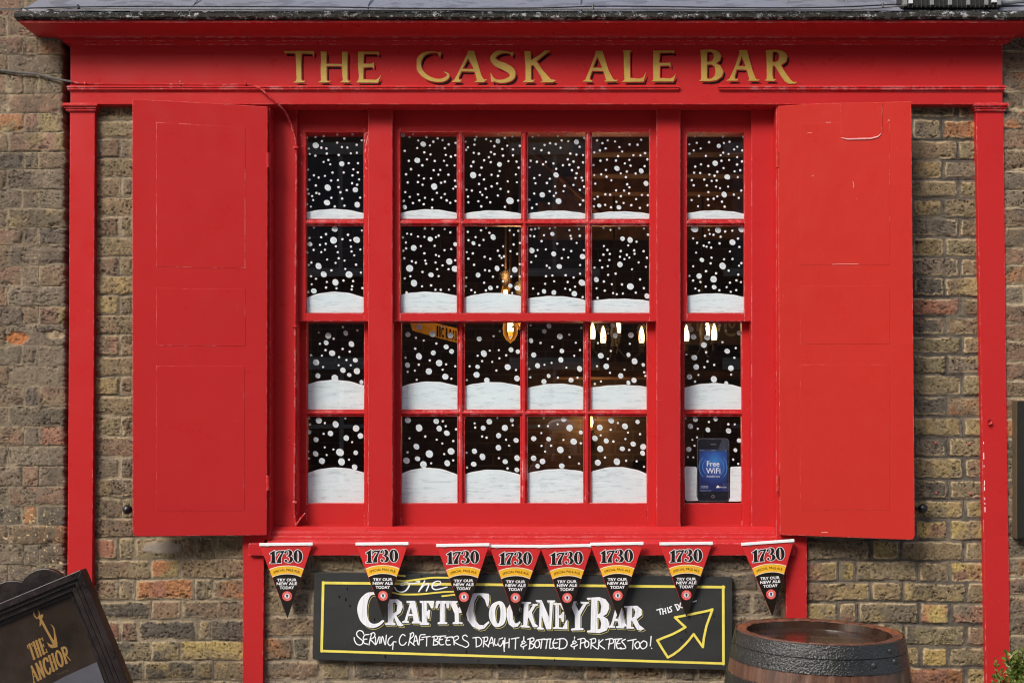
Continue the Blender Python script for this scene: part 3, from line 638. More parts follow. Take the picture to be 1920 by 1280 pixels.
def snow_mesh(r, c, X0, X1, Y0, Y1, yp):
    mb = MB(); rs = random.Random(r*10+c+3); z = 0.0
    P = lambda x, y, e=0: W(x, y, yp-e)
    (ox, oy, k), s = BIG[(r, c)]; big = [(ox+float(a)/k, oy+float(b)/k, float(q)) for a, b, q in (w.split(',') for w in s.split())]
    if (r, c) in MOUND:
        a, b, e = MOUND[(r, c)]; L, R, B = X0-.6, X1+.4, Y1-.8
        top = lambda t: (1-t)*a+t*e-4*t*(1-t)*((a+e)/2-b)
        for ins, mi, dz in ((0, 1, .0002), (1.5, 0, .0005)):
            pts = [(L+ins+(R-L-2*ins)*t, top(t)+ins+.35*math.sin(t*23+c)*(1-ins/3)) for t in [q/16 for q in range(17)]]
            rr = 3; lo = B-ins
            for q in range(4):
                an = math.pi/2*q/3; pts.append((R-ins-rr+rr*math.cos(an), lo-rr+rr*math.sin(an)))
            for q in range(4):
                an = math.pi/2+math.pi/2*q/3; pts.append((L+ins+rr+rr*math.cos(an), lo-rr+rr*math.sin(an)))
            mb.poly([P(x, y, dz) for x, y in pts], mi)
        low = lambda x: top(min(1, max(0, (x-L)/(R-L))))
    else:
        for pts in ([(1283.5, 876), (1286, 874), (1304, 874.5), (1306.5, 877), (1306, 930), (1309, 938), (1288, 939), (1285, 936)], [(1369.5, 876), (1372, 874.5), (1389, 874), (1391, 877), (1391, 937), (1388, 939.5), (1366, 939.5), (1369, 932)]):
            mb.poly([P(x, y, .0002) for x, y in pts], 1); cx = sum(p[0] for p in pts)/8; cy = sum(p[1] for p in pts)/8
            mb.poly([P(cx+(x-cx)*.87, cy+(y-cy)*.955, .0005) for x, y in pts], 0)
        low = lambda x: 874 if (x < 1309 or x > 1366) else 815
    n = 0
    for x, y, q in big:
        n += 1; rot = rs.uniform(.3, 1.2); ee = rs.uniform(.82, .98); dz = .0007+n*2e-5
        if r >= 2: q *= .97
        mb.poly([P(a, b, dz) for a, b in circle(x, y, q, q*ee, 18, rot, .06)], 1)
        mb.poly([P(a, b, dz+.0003) for a, b in circle(x, y, q*.80, q*ee*.80, 16, rot, .06)], 0)
    pts = [(x, y, q+1.5) for x, y, q in big]; tries = 0; N = NSM[r]; md = [9.5, 10.5, 12, 12][r]
    while N > 0 and tries < 4000:
        tries += 1; x = rs.uniform(X0+2.5, X1-2.5); y = rs.uniform(Y0+3, Y1-20)
        if y > low(x)-2: continue
        lim = md if rs.random() < .85 else 4.8
        if any((x-a)**2+(y-b)**2 < (max(lim, q+3.5))**2 for a, b, q in pts): continue
        pts.append((x, y, 2.0)); N -= 1
        mb.poly([P(a, b, .0012+tries*2e-7) for a, b in circle(x, y, rs.uniform(1.95, 2.35), None, 10, 0, .12)], 1)
    return mb
for (nm, a, b, up, lo) in LIGHTS:
    c0 = {'left': 0, 'mid': 1, 'right': 5}[nm]
    for half in (0, 1):
        cols = (up, lo)[half]; r0 = half*2; yf, yb = ((.050, .084), (.090, .124))[half]; yg = (.066, .106)[half]
        T, Bt = ((240, 602), (585, 986))[half]; m = MB()
        m.rect(a, cols[0][0], T, Bt, yf, yb); m.rect(cols[-1][1], b, T, Bt, yf, yb)
        top0 = ROWS[r0][0]; bot1 = ROWS[r0+1][1]
        m.rect(cols[0][0], cols[-1][1], T, top0, yf, yb); m.rect(cols[0][0], cols[-1][1], bot1, Bt, yf, yb)
        def bar(vert, p, q, s0, s1):   # moulded glazing bar
            mid = .5*(p+q); wv = (q-p)/2
            for ww, ya in ((1.0, yf+.012), (.62, yf+.005), (.34, yf+.0005)):
                if vert: m.rect(mid-wv*ww, mid+wv*ww, s0, s1, ya, yb-.001*ww)
                else: m.rect(s0, s1, mid-wv*ww, mid+wv*ww, ya+.0004, yb-.0012*ww)
        for i in range(len(cols)-1): bar(True, cols[i][1], cols[i+1][0], top0, bot1)
        bar(False, ROWS[r0][1], ROWS[r0+1][0], cols[0][0], cols[-1][1])
        # putty fillets round every light
        for (X0, X1) in cols:
            for rr in (r0, r0+1):
                Y0, Y1 = ROWS[rr]; e = 2.2; ya = yf+.009
                m.rect(X0-.2, X1+.2, Y1-.3, Y1+e, ya, yg); m.rect(X0-e, X0+.6, Y0, Y1+e, ya+.0006, yg); m.rect(X1-.6, X1+e, Y0, Y1+e, ya+.0006, yg); m.rect(X0, X1, Y0-e, Y0+.5, ya+.0003, yg)
        sash = m.build('upper_sash' if half == 0 else 'lower_sash', M_RED, win, bevel=.0016)
        if nm == 'left' and half == 0:
            m = MB(); S = Shape([('s', [(818, 232, 8), (806, 268, 9), (792, 320, 8), (782, 372, 6), (776, 400, 3)], True), ('s', [(800, 262, 9), (776, 268, 6), (768, 300, 5)], True), ('s', [(768, 330, 6), (766, 352, 7)], False), ('s', [(812, 290, 6), (808, 330, 6)], False), ('s', [(775, 425, 10), (770, 455, 7)], False), ('s', [(808, 548, 11), (812, 588, 9)], False),
                ('s', [(770, 520, 5), (772, 560, 5)], False), ('s', [(776, 610, 7), (790, 625, 5)], False), ('s', [(765, 690, 5), (767, 702, 5)], False), ('s', [(800, 740, 6), (808, 752, 5)], False), ('s', [(768, 880, 5), (769, 900, 6)], False), ('s', [(806, 825, 6), (807, 842, 6)], False), ('s', [(133, 292, 5), (124, 284, 5)], False), ('s', [(140, 390, 5), (141, 400, 6)], False), ('s', [(136, 560, 6), (137, 572, 5)], False)], (540, 200, 5.333))
            paint(m, fill(S.sd, S.bb, .35), lambda x, y: W(x, y, yf-.0004)); m.build('flaked_paint', M_PINK_CHIP, sash, recalc=False)
        for i, (X0, X1) in enumerate(cols):
            for rr in (r0, r0+1):
                Y0, Y1 = ROWS[rr]; g = MB(); g.rect(X0-1, X1+1, Y0-1, Y1+1, yg, yg+.003); g.build('pane', M_GLASS, sash)
                s = snow_mesh(rr, c0+i, X0, X1, Y0, Y1, yg+.0052); s.build('painted_snow', [M_SNOW, M_SNOWRIM], sash, recalc=False)

# ---------------------------------------------------------------- shutters
def shutter(corners, yi, yo, panels, label, mat, patch=None, left=True):
    # corners: outer/inner px edges; built flat in its own plane between the hinge edge (yi) and the free edge (yo)
    (Xo, Yo0, Yo1), (Xi, Yi0, Yi1) = corners
    a0, a1 = W(Xo, Yo0, yo), W(Xo, Yo1, yo); b0, b1 = W(Xi, Yi0, yi), W(Xi, Yi1, yi)
    root = thing('shutter', label, 'shutter', (b1.x, yi, b1.z), 'shutters beside the window')
    u = (b0-a0); u.z = 0; wd = u.length; u.normalize(); nrm = u.cross(Vector((0, 0, 1))); nrm = nrm if nrm.y < 0 else -nrm
    def P(X, Y, off=0):   # pixel -> point in the shutter plane
        t = (X-Xo)/(Xi-Xo); y = yo
        for _ in range(6):
            p = W(X, Y, y); t = (Vector((p.x, p.y, 0))-Vector((a0.x, a0.y, 0))).dot(u); y = a0.y+u.y*t
        p = W(X, Y, y); return p+nrm*off
    def slab(pts, f, b, mb, mi=0):
        n = len(pts); A = [P(X, Y, f) for X, Y in pts]; B = [P(X, Y, b) for X, Y in pts]
        mb.mesh(A+B, [list(range(n)), list(range(2*n-1, n-1, -1))]+[(i, i+n, (i+1) % n+n, (i+1) % n) for i in range(n)], mi)
    out = [(Xo, Yo0), (Xi, Yi0), (Xi, Yi1), (Xo, Yo1)]
    if left: out = [(248, 187), (252, 185.6), (418, 194.5), (426, 196.5), (436, 195.8), (502, 200), (500.5, 1003), (254, 1005.5), (248.5, 999)]
    else: out = [(1458, 201), (1461, 198.5), (1540, 193.5), (1640, 192), (1709, 189.5), (1715.5, 1004), (1712, 1011), (1703, 1011.5), (1462, 1002.5)]
    m = MB(); slab(out, 0, -.032, m); m.build('board', mat, root, bevel=.0025)
    for (X0, X1, Ya, Yb, sl) in panels:
        m = MB(); slab([(X0, Ya), (X1, Ya+sl), (X1, Yb+sl*.3), (X0, Yb)], .0008, -.008, m); m.build('panel', {M_RED: M_REDP, M_RED2: M_RED2P}.get(mat, mat) if Ya > 400 or not left else mat, root, bevel=.0006)
    if patch:
        m = MB(); slab(patch, .0026, -.008, m); m.build('repair_patch', mat, root, bevel=.0012)
        m = MB()
        pl = [P(X, Y, .0022) for X, Y in ((1577, 259), (1590, 261.5), (1610, 261), (1632, 260.5), (1646, 257), (1653, 250))]; m.tube(pl, [.0012, .0028, .0032, .003, .0026, .0012], 6)
        m.build('filler_ridge', simple('pink_filler', (.78, .36, .35), .5), root, smooth=True)
    if not left:
        for pts in ([(1599, 340), (1601, 347), (1600, 352)], [(1514, 249.5), (1522, 249)], [(1549, 230), (1558, 229.7)], [(1665, 224), (1669, 226), (1664, 228)], [(1522, 330), (1526, 329)], [(1560, 495.5), (1580, 495), (1610, 495)], [(1540, 998), (1552, 997.5)], [(1606, 372), (1607, 373)]):
            m = MB(); m.tube([P(X, Y, .0003) for X, Y in pts], .0011, 5); m.build('paint_scuff', M_PINK_CHIP, root)
    for Yh in (300, 905): m = MB(); m.tube([P(Xi, Yh-14, -.004), P(Xi, Yh+14, -.004)], .007, 8); m.build('hinge', mat, root, smooth=True)
    return root
shutter(((248, 187, 1005), (502, 200, 1003)), -.050, -.130, [(293, 460, 229, 500, 10), (293, 460, 540, 648, 2), (293, 458, 686, 957, 0)], 'left open red shutter with three faint panels, its bottom above bare brick', M_RED, None, True)
shutter(((1709, 190, 1012), (1458, 200, 1003)), -.050, -.130, [(1500, 1668, 230, 497, 0), (1500, 1668, 536, 645, 0), (1500, 1668, 683, 955, 0)], 'right open red shutter with a patched square repair at its top edge', M_RED2,
        [(1575, 193), (1655, 192.3), (1654, 248), (1650, 256), (1642, 259.5), (1577, 260)], False)
for X, Y, dx, lb in ((239, 955, 12, 'black iron shutter catch beside the lower edge of the left shutter'), (1730, 953, -16, 'black iron shutter catch on a brick beside the lower edge of the right shutter')):
    t = thing('shutter_catch', lb, 'catch', W(X, Y, -.03), 'shutter catches'); c = W(X, Y, -.04)
    m = MB(); AX = Matrix(((1, 0, 0), (0, 0, -1), (0, 1, 0)))
    m.lathe([(.0001, .016), (.010, .014), (.017, .006), (.018, .0), (.015, -.006), (.007, -.012), (.006, -.05)], c, 20, axis=AX); m.build('knob', M_IRON, t, smooth=True)
    m = MB(); m.tube([c+Vector((0, .004, 0)), c+Vector((dx*.0022, .01, 0)), c+Vector((dx*.0036, .03, -.002))], [.006, .006, .004], 8); m.build('bar', M_IRON, t, smooth=True)
# ---------------------------------------------------------------- gutter, lead, cables above the cornice
def gutter_mat():
    t = NT('tarred_gutter'); n1 = t.noise(38, 8, .8); n2 = t.noise(90, 5, .7)
    fl = t.ramp(t.noise(34, 9, .85, stretch=(1, 1, 1.6)), [(.525, 0.), (.555, 1.)])
    col = t.mix(fl, t.ramp(n2, [(.3, (.010, .009, .006)), (.7, (.045, .040, .028))]), (.52, .53, .52))
    return t.pbr(col, t.ramp(n2, [(.3, .45), (.7, .8)]), t.math('ADD', n1, t.math('MULTIPLY', fl, .5)), 1.0, .008, 0, .3)
M_GUT = gutter_mat()
gt = thing('roof_gutter', 'black flaking tarred gutter strip along the top of the red cornice', 'gutter', W(960, 30, -.18))
def rough_bar(X0, X1, ya, yb, yf, yk, amp, nx=500):
    vs = []; fs = []; rs = np.random.RandomState(4)
    ring = [(yk, ya), (yf+.006, ya), (yf, ya+3), (yf-.001, .5*(ya+yb)), (yf, yb-2), (yf+.005, yb), (yk, yb)]
    N = len(ring); xsn = np.linspace(X0, X1, nx)
    for X in xsn:
        for k, (y, Y) in enumerate(ring):
            a = (fbm(np.array([X*1.0]), np.array([k*7.0]), 11, 31, 4)[0]-.5)*2
            b = (fbm(np.array([X*1.0]), np.array([k*9.0+50]), 60, 37, 3)[0]-.5)*2
            p = W(X, Y, yf); vs.append((p.x, y-(a*.5+.2)*amp*(0 if k in (0, 6) else 1), p.z+(a*.5+b*.7)*amp*.6))
    for i in range(nx-1):
        for k in range(N): fs.append((i*N+k, i*N+(k+1) % N, (i+1)*N+(k+1) % N, (i+1)*N+k))
    fs += [list(range(N)), list(range((nx-1)*N, nx*N))[::-1]]
    m = MB(); m.mesh(vs, fs); return m
rough_bar(27, 2010, 21, 34.5, -.185, .03, .0065).build('gutter_face', M_GUT, gt, smooth=True)
m = MB(); m.box(xx(30, -.16), xx(2010, -.16), -.158, .03, zz(38.4, -.158), zz(33, -.158)); m.build('soffit_strip', M_BLACKP, gt)
def lead_mat():
    t = NT('grey_lead_sheet'); n1 = t.noise(4, 7, .7); n2 = t.noise(11, 5, .6, stretch=(1, 1, 3))
    col = t.mix(n1, (.12, .123, .145), (.20, .205, .24)); st = t.ramp(n2, [(.52, 0.), (.56, 1.)])
    col = t.mix(t.math('MULTIPLY', st, .55), col, (.07, .07, .085))
    return t.pbr(col, .55, n1, .4, .01, 0.0, .5)
ld = thing('lead_flashing', 'pale grey lead sheet roof strip above the black gutter', 'flashing', W(960, 10, -.15))
m = MB(); nx = 80; vs = []; fs = []
for i in range(nx):
    X = 43+i*(2020-43)/(nx-1)
    for k, (y, Y) in enumerate([(-.168, 22), (-.166, 19.0), (-.150, 13), (-.12, 4), (-.05, -20), (.30, -140)]):
        w = (vn(np.array([X]), np.array([k*31.]), 70, 9)[0]-.5)*.006 if k else 0; p = W(X, Y, -.16); vs.append((p.x, y-w, p.z+w*.4))
for i in range(nx-1):
    for k in range(5): fs.append((i*6+k, i*6+k+1, (i+1)*6+k+1, (i+1)*6+k))
m.mesh(vs, fs); M_LEAD = lead_mat(); m.build('sheet', M_LEAD, ld, smooth=True)
for X in (355, 687, 1090, 1487, 1598):
    m = MB(); a = W(X, 20, -.170); m.tube([a, a+Vector((.003, .016, .014)), a+Vector((-.004, .05, .036)), a+Vector((0, .13, .10))], .0028, 6); m.build('lap_joint', M_LEAD, ld, smooth=True)
def cable(nm, lb, runs, cat='cable', group=None):
    m = MB(); mats = []
    for pts, r, mt in runs:
        if mt not in mats: mats.append(mt)
        p3 = catmull([(p.x, p.y, p.z) for p in pts], 6) if len(pts) > 2 else [(p.x, p.y, p.z) for p in pts]
        m.tube([Vector(q) for q in p3], r, 7, mats.index(mt))
    o = m.build(nm, mats, None, smooth=True); return tag(o, lb, cat, group)
cable('roof_cable', 'pair of thin black and grey cables clipped along the top of the gutter', [
    ([W(-300, 23, -.06), W(0, 17.5, -.1), W(60, 15.5, -.19), W(150, 13.5, -.192), W(300, 12.5, -.192), W(600, 13.5, -.192), W(760, 16, -.192), W(1000, 15.5, -.192), W(1150, 12, -.192), W(1400, 15, -.192), W(1560, 14, -.192), W(1690, 8, -.197)], .0024, M_DKCABLE),
    ([W(-300, 21, -.08), W(0, 18.6, -.12), W(150, 17, -.194), W(400, 18, -.194), W(800, 19.5, -.194), W(1100, 17.5, -.194), W(1400, 18.5, -.194), W(1600, 18, -.194), W(1700, 11, -.197)], .0022, M_CABLE),
    ([W(146, 10, -.196), W(147, 16, -.199)], .0045, M_DKCABLE), ([W(1112, 9, -.196), W(1112, 18, -.199)], .0035, M_DKCABLE), ([W(1655, 6, -.196), W(1656, 15, -.199)], .0035, M_DKCABLE)])
cable('wall_cable', 'thin cable crossing the left pier, painted red along the fascia and down beside the window', [
    ([W(-60, 126, -.028), W(0, 132, -.028), W(46, 137.5, -.029), W(70, 139.5, -.030), W(100, 147, -.034), W(134, 153.5, -.046)], .0042, M_CABLE),
    ([W(134, 153.5, -.046), W(160, 157, -.047), W(250, 158.6, -.0465), W(336, 158.5, -.0465), W(400, 159.5, -.0465), W(460, 159, -.0465), W(474, 160.5, -.047), W(490, 168, -.056), W(508, 184, -.052), W(523, 197, -.044), W(535, 210, -.01), W(545, 232, .014), W(553, 258, .022), W(555.5, 285, .024), W(555, 430, .0245), W(553.5, 600, .0245), W(553, 800, .0245), W(552, 930, .0245), W(552.5, 966, .024), W(555.5, 982, .022), W(559, 978, .016), W(565, 970, .018), W(572, 962.5, .04)], .0037, M_RED),
    ([W(159, 152, -.048), W(160, 157.5, -.052)], .0042, M_RED), ([W(338, 153, -.048), W(338, 159.5, -.052)], .0042, M_RED), ([W(460, 154, -.048), W(461, 160, -.052)], .0042, M_RED),
    ([W(551, 277.5, .02), W(559, 277, .02)], .0055, M_RED), ([W(549, 612, .021), W(556, 612, .021)], .0055, M_RED), ([W(549, 942, .021), W(556, 942, .021)], .0055, M_RED)])
bx = thing('cable_splice_box', 'ribbed black cable splice box lying on the gutter at top right', 'splice box', W(1783, 0, -.17))
m = MB(); M_PLAS = simple('black_plastic', (.02, .02, .017), .42); M_GREYP = simple('grey_plastic', (.20, .21, .22), .5)
m.rect(1690, 1878, -26, 13.5, -.178, -.11); m.build('body', M_PLAS, bx, bevel=.006)
m = MB()
for X in np.arange(1694, 1876, 8.4): m.rect(X, X+1.6, -26, 14.2, -.1825, -.12)
m.build('rib', M_PLAS, bx, bevel=.0008)
for X in (1698, 1748, 1782, 1816, 1850, 1874): m = MB(); m.rect(X-3.6, X+3.6, -26, 9.5, -.1855, -.12); m.build('clip', M_GREYP, bx, bevel=.0015)
M_TAB = simple('white_plastic', (.6, .61, .62), .5)
for xa, xb, yb in ((1704, 1712, 6.5), (1860, 1870, 4.5)): m = MB(); m.rect(xa, xb, -10, yb, -.1868, -.17); m.build('white_tab', M_TAB, bx, bevel=.001)
cable('feed_cable', 'pale grey cables leaving the right end of the black splice box', [([W(1876, 6, -.15), W(1900, 4, -.15), W(1960, -4, -.14), W(2060, -30, -.05)], .0075, M_GREYP), ([W(1876, 11, -.14), W(1910, 11.5, -.13), W(1990, 10, -.09)], .005, M_GREYP)])

# ---------------------------------------------------------------- chalkboard
def board_mat():
    t = NT('chalkboard_black'); n1 = t.noise(3, 6, .65, stretch=(1, 1, 2.2)); n2 = t.noise(28, 6, .7, stretch=(1, 1, .4))
    col = t.ramp(n1, [(.3, (.021, .023, .022)), (.7, (.038, .040, .039))]); col = t.mix(t.ramp(n2, [(.60, 0.), (.80, .35)]), col, (.12, .12, .12))
    sp = t.ramp(t.noise(75, 2, .5), [(.76, 0.), (.79, .7)]); col = t.mix(sp, col, (.3, .3, .3))
    return t.pbr(col, .62, n2, .1, .001, 0, .3)
M_CB = board_mat(); M_CHW = snow('white_signwriting', (.86, .87, .90), False)
def chalkw():
    t = NT('white_brushed_letters'); n = t.noise(18, 5, .65, stretch=(6, 1, .5)); return t.pbr(t.ramp(n, [(.34, (.62, .64, .70)), (.5, (.84, .85, .88))]), .6)
M_CHL = chalkw(); M_CHY = simple('yellow_signwriting', (.80, .68, .12), .6, .2, .10, 22)
YB = -.030
cb = thing('chalkboard', 'long black signboard lettered The Crafty Cockney Bar with a yellow arrow', 'sign', W(980, 1165, YB))
m = MB(); m.prism([(590, 1073.5), (1000, 1077), (1373, 1082), (1373.5, 1165), (1371, 1255.5), (1000, 1246), (700, 1239.5), (588, 1235.6), (586, 1233), (587.5, 1160)], YB, -.002)
board = m.build('board', M_CB, cb, bevel=.0012)
for X, Y, h in ((648, 1120, 6), (651, 1101, 4), (636, 1116, 4), (656, 1133, 4), (702, 1158, 5), (874, 1218, 6), (722, 1227, 5), (897, 1236, 3), (1040, 1234, 4), (1292, 1255, 7), (1305, 1236, 3), (1286, 1182, 3), (1277, 1197, 3), (1339, 1153, 3), (790, 1077.5, 3), (1078, 1196, 4), (1318, 1151, 2), (862, 1168, 3)):
    m = MB(); m.rect(X-.8, X+.8, Y, Y+h, YB-.0022, YB+.001); m.build('nail_mark', M_BLACKP, board)
def band(mb, S, f, mi=0, h=.5, pad=2): paint(mb, fill(S.sd, S.bb, h, pad+3), f, mi)
fy = lambda d: (lambda x, y: W(x, y, YB-d))
m = MB(); S = Shape([('s', [(606, 1092), (1357.5, 1100)], False, 4.9), ('s', [(1356, 1099), (1356.5, 1244)], False, 4.9), ('s', [(1357, 1243), (603, 1219.5)], False, 4.5), ('s', [(603, 1220), (606, 1091)], False, 4.9)]); band(m, S, fy(.0016), h=.7)
m.build('yellow_border', M_CHY, board, recalc=False)
KC, KD, KT, KA = (650, 1100, 6.4), (930, 1100, 6.194), (730, 1070, 12.8), (1210, 1080, 7.111)
CRAFTY = [([('p', [(470,80),(400,66),(325,62),(240,72),(160,150),(128,270),(165,400),(240,470),(320,488),(400,455),(448,405),(425,398),(380,430),(320,440),(270,410),(243,320),(247,200),(280,110),(330,90),(390,120),(440,220),(460,215)], [], 1)], KC),
 ([('p', [(470,150),(610,145),(660,180),(672,240),(645,305),(595,340),(630,400),(682,458),(650,468),(612,460),(565,352),(557,420),(587,438),(580,456),(465,452),(465,435),(497,420),(497,185),(470,178)], [[(557,185),(590,182),(608,220),(600,290),(560,318)]])], KC),
 ([('p', [(720,165),(820,165),(870,408),(892,415),(887,433),(783,433),(785,415),(805,408),(795,345),(740,345),(725,405),(747,412),(745,429),(666,426),(670,408),(695,400),(762,190),(720,186)], [[(770,235),(792,322),(748,322)]])], KC),
 ([('p', [(878,165),(1050,165),(1037,252),(1013,252),(985,190),(960,190),(960,298),(985,270),(1002,275),(992,380),(973,375),(965,330),(958,335),(960,420),(992,430),(987,452),(878,452),(878,430),(905,420),(905,190),(878,185)], [])], KC),
 ([('p', [(1075,165),(1235,165),(1227,252),(1203,252),(1190,195),(1175,192),(1175,415),(1207,425),(1202,442),(1093,442),(1093,425),(1120,415),(1122,195),(1105,195),(1087,252),(1066,252)], [])], KC),
 ([('p', [(1232,165),(1332,168),(1327,185),(1312,190),(1337,258),(1365,225),(1378,200),(1400,190),(1400,300),(1345,312),(1345,415),(1392,425),(1387,442),(1273,442),(1273,425),(1300,415),(1298,320),(1240,190),(1226,185)], [])], KC),
 ([('p', [(1525,75),(1600,72),(1705,80),(1712,150),(1697,232),(1683,225),(1660,150),(1610,96),(1570,97),(1530,180),(1520,290),(1545,400),(1590,452),(1640,458),(1703,408),(1712,425),(1650,495),(1590,508),(1510,470),(1455,400),(1438,320),(1455,210),(1490,110)], [])], KC),
 ([('p', [(1810,172),(1862,176),(1900,230),(1915,330),(1892,430),(1832,472),(1770,468),(1720,390),(1710,300),(1742,210)], [[(1815,205),(1782,275),(1790,390),(1815,438),(1838,400),(1848,300),(1838,235)]], 1)], KC),
 ([('p', [(200,175),(240,180),(280,230),(278,268),(262,268),(240,215),(210,205),(190,280),(200,380),(225,420),(245,420),(275,395),(284,410),(250,455),(200,467),(150,430),(125,340),(130,250),(160,200)], [])], KD),
 ([('p', [(298,170),(407,175),(402,192),(376,197),(376,292),(425,218),(425,195),(487,195),(482,215),(460,218),(415,292),(450,420),(487,450),(470,464),(430,462),(380,352),(370,357),(362,445),(392,455),(387,470),(286,462),(288,448),(318,440),(325,190),(298,185)], [])], KD),
 ([('p', [(463,150),(530,150),(620,360),(625,178),(596,172),(597,154),(687,155),(682,173),(660,180),(640,487),(585,487),(530,320),(526,465),(554,475),(550,491),(478,487),(480,470),(500,462),(510,180),(466,168)], [])], KD),
 ([('p', [(666,185),(777,185),(792,262),(770,257),(745,205),(730,205),(732,330),(755,320),(775,285),(792,290),(787,402),(765,402),(755,360),(730,355),(730,465),(775,470),(810,400),(827,376),(830,487),(663,482),(666,468),(690,460),(692,205),(666,200)], [])], KD),
 ([('p', [(850,165),(935,165),(930,183),(918,187),(960,282),(1015,195),(985,187),(980,169),(1080,174),(1072,191),(1050,196),(980,322),(978,470),(1017,480),(1012,497),(873,500),(876,482),(918,475),(918,330),(865,200),(850,185)], [])], KD),
 ([('p', [(1056,125),(1200,117),(1270,140),(1308,190),(1312,250),(1285,310),(1240,335),(1295,370),(1314,430),(1285,500),(1200,532),(1058,522),(1060,506),(1100,498),(1108,147),(1058,142)], [[(1177,152),(1208,162),(1224,220),(1214,300),(1180,318)], [(1177,352),(1208,362),(1224,420),(1214,480),(1180,493)]])], KD),
 ([('p', [(1370,225),(1455,225),(1500,418),(1517,440),(1512,477),(1398,472),(1398,455),(1425,448),(1415,395),(1375,392),(1360,445),(1382,455),(1377,472),(1303,467),(1306,452),(1335,440),(1385,260)], [[(1415,300),(1425,365),(1385,365)]])], KD),
 ([('p', [(1488,220),(1640,217),(1690,258),(1692,322),(1632,372),(1665,440),(1722,483),(1680,502),(1640,492),(1580,387),(1570,387),(1568,460),(1602,466),(1597,480),(1488,477),(1493,460),(1520,455),(1520,240),(1490,236)], [[(1577,242),(1605,247),(1620,290),(1605,345),(1577,358)]])], KD)]
m1, m2 = MB(), MB()
for it, o in CRAFTY:
    S = Shape(it, o); paint(m1, fill(lambda X, Y: S.sd(X, Y)-.25, S.bb, .5), fy(.0021))
    bb = (S.bb[0], S.bb[1], S.bb[2]+5, S.bb[3]+6)
    paint(m2, fill(lambda X, Y: np.maximum(np.abs(S.sd(X-2.3, Y-2.9))-.42, 1.2-S.sd(X, Y)), bb, .45), fy(.0017))
m1.build('white_lettering', M_CHL, board, recalc=False); m2.build('yellow_letter_outline', simple('pale_yellow_outline', (.55, .50, .17), .6), board, recalc=False)
HAND5 = ['205,560 188,530 150,520 122,545 125,580 155,612 188,640 190,675 160,693 120,680 95,640 90,605', '268,566 215,575 200,620 243,622', '205,625 208,668 252,684', '268,692 285,610 300,560', '285,560 325,545 340,570 322,605 288,625 312,655 345,690', '345,598 352,688 388,595', '402,598 396,672', '413,668 430,590 463,690 476,575', '548,588 512,612 494,665 520,700 552,672 562,655 592,656', '560,655 551,745',
 '702,582 672,566 640,605 632,655 652,692 690,690 715,660', '742,695 762,600 772,560', '760,560 795,545 802,580 755,635 778,668 815,698', '800,688 828,580 857,690', '808,648 850,640', '868,692 882,580 942,568', '876,632 920,625', '903,602 1002,590', '962,600 958,705',
 '1040,692 1050,590', '1025,597 1078,585 1092,615 1055,637 1092,655 1090,685 1040,695', '1130,592 1108,640 1122,688 1165,688', '1112,632 1150,624', '1100,590 1190,583', '1212,602 1190,650 1202,690 1245,690', '1192,642 1232,636', '1180,604 1268,594', '1290,690 1282,602', '1265,608 1328,585 1340,615 1292,650 1325,678 1372,700', '1448,592 1425,574 1392,592 1402,628 1448,655 1465,692 1430,720 1378,698',
 '1552,608 1556,712', '1515,608 1590,603 1622,650 1602,697 1553,716', '1640,715 1652,602', '1630,605 1690,600 1682,645 1645,660 1705,716', '1698,712 1740,600 1764,704', '1714,672 1757,664', '1778,618 1775,680 1805,692 1832,618']
HAND6 = ['78,588 40,608 26,660 48,685 76,650 84,618', '88,625 92,690 96,745', '104,590 98,700', '98,652 150,640', '154,598 150,702', '178,600 266,585', '228,595 224,716', '344,640 322,622 302,634 306,648 330,652 300,660 288,678 312,692 356,668', '323,576 322,620', '320,694 318,716', '396,600 390,706', '368,604 430,588 438,618 396,645 440,668 424,705 382,716', '478,610 450,650 462,700 498,690 505,640 478,610', '480,612 562,600', '534,606 520,710', '560,606 640,600', '596,606 580,712', '632,600 624,705 664,702', '684,600 660,650 680,706 722,702', '660,652 710,645', '742,602 735,716', '708,604 790,598 826,642 802,700 733,718',
 '934,640 912,622 892,634 896,648 920,652 890,660 870,678 902,692 946,668', '913,578 912,620', '910,694 908,716', '986,600 978,712', '950,606 1022,594 1036,630 984,652', '1052,620 1030,655 1044,700 1074,682 1076,640 1052,620', '1102,712 1108,606', '1094,606 1150,596 1152,640 1106,656 1150,700 1182,718', '1196,612 1190,712', '1242,608 1196,660 1262,716', '1322,606 1306,716', '1275,608 1350,598 1364,640 1308,662', '1388,610 1376,712', '1432,606 1400,655 1412,710 1452,702', '1402,656 1442,650', '1374,604 1462,598', '1502,604 1462,628 1492,668 1504,706 1448,716', '1530,622 1626,604', '1594,610 1586,716', '1642,630 1612,668 1636,714 1668,688 1662,640 1642,630', '1712,622 1672,664 1700,714 1746,690 1748,640 1712,622', '1802,570 1792,680', '1806,707 1809,711']
pp = lambda s: [tuple(float(a) for a in q.split(',')) for q in s.split()]
m = MB()
for lst, o, wd in ((HAND5, KC, 12.8), (HAND6, KD, 13.2)):
    items = [('s', pp(s), True, wd) for s in lst]; S = Shape(items, o); band(m, S, fy(.0019), h=.5)
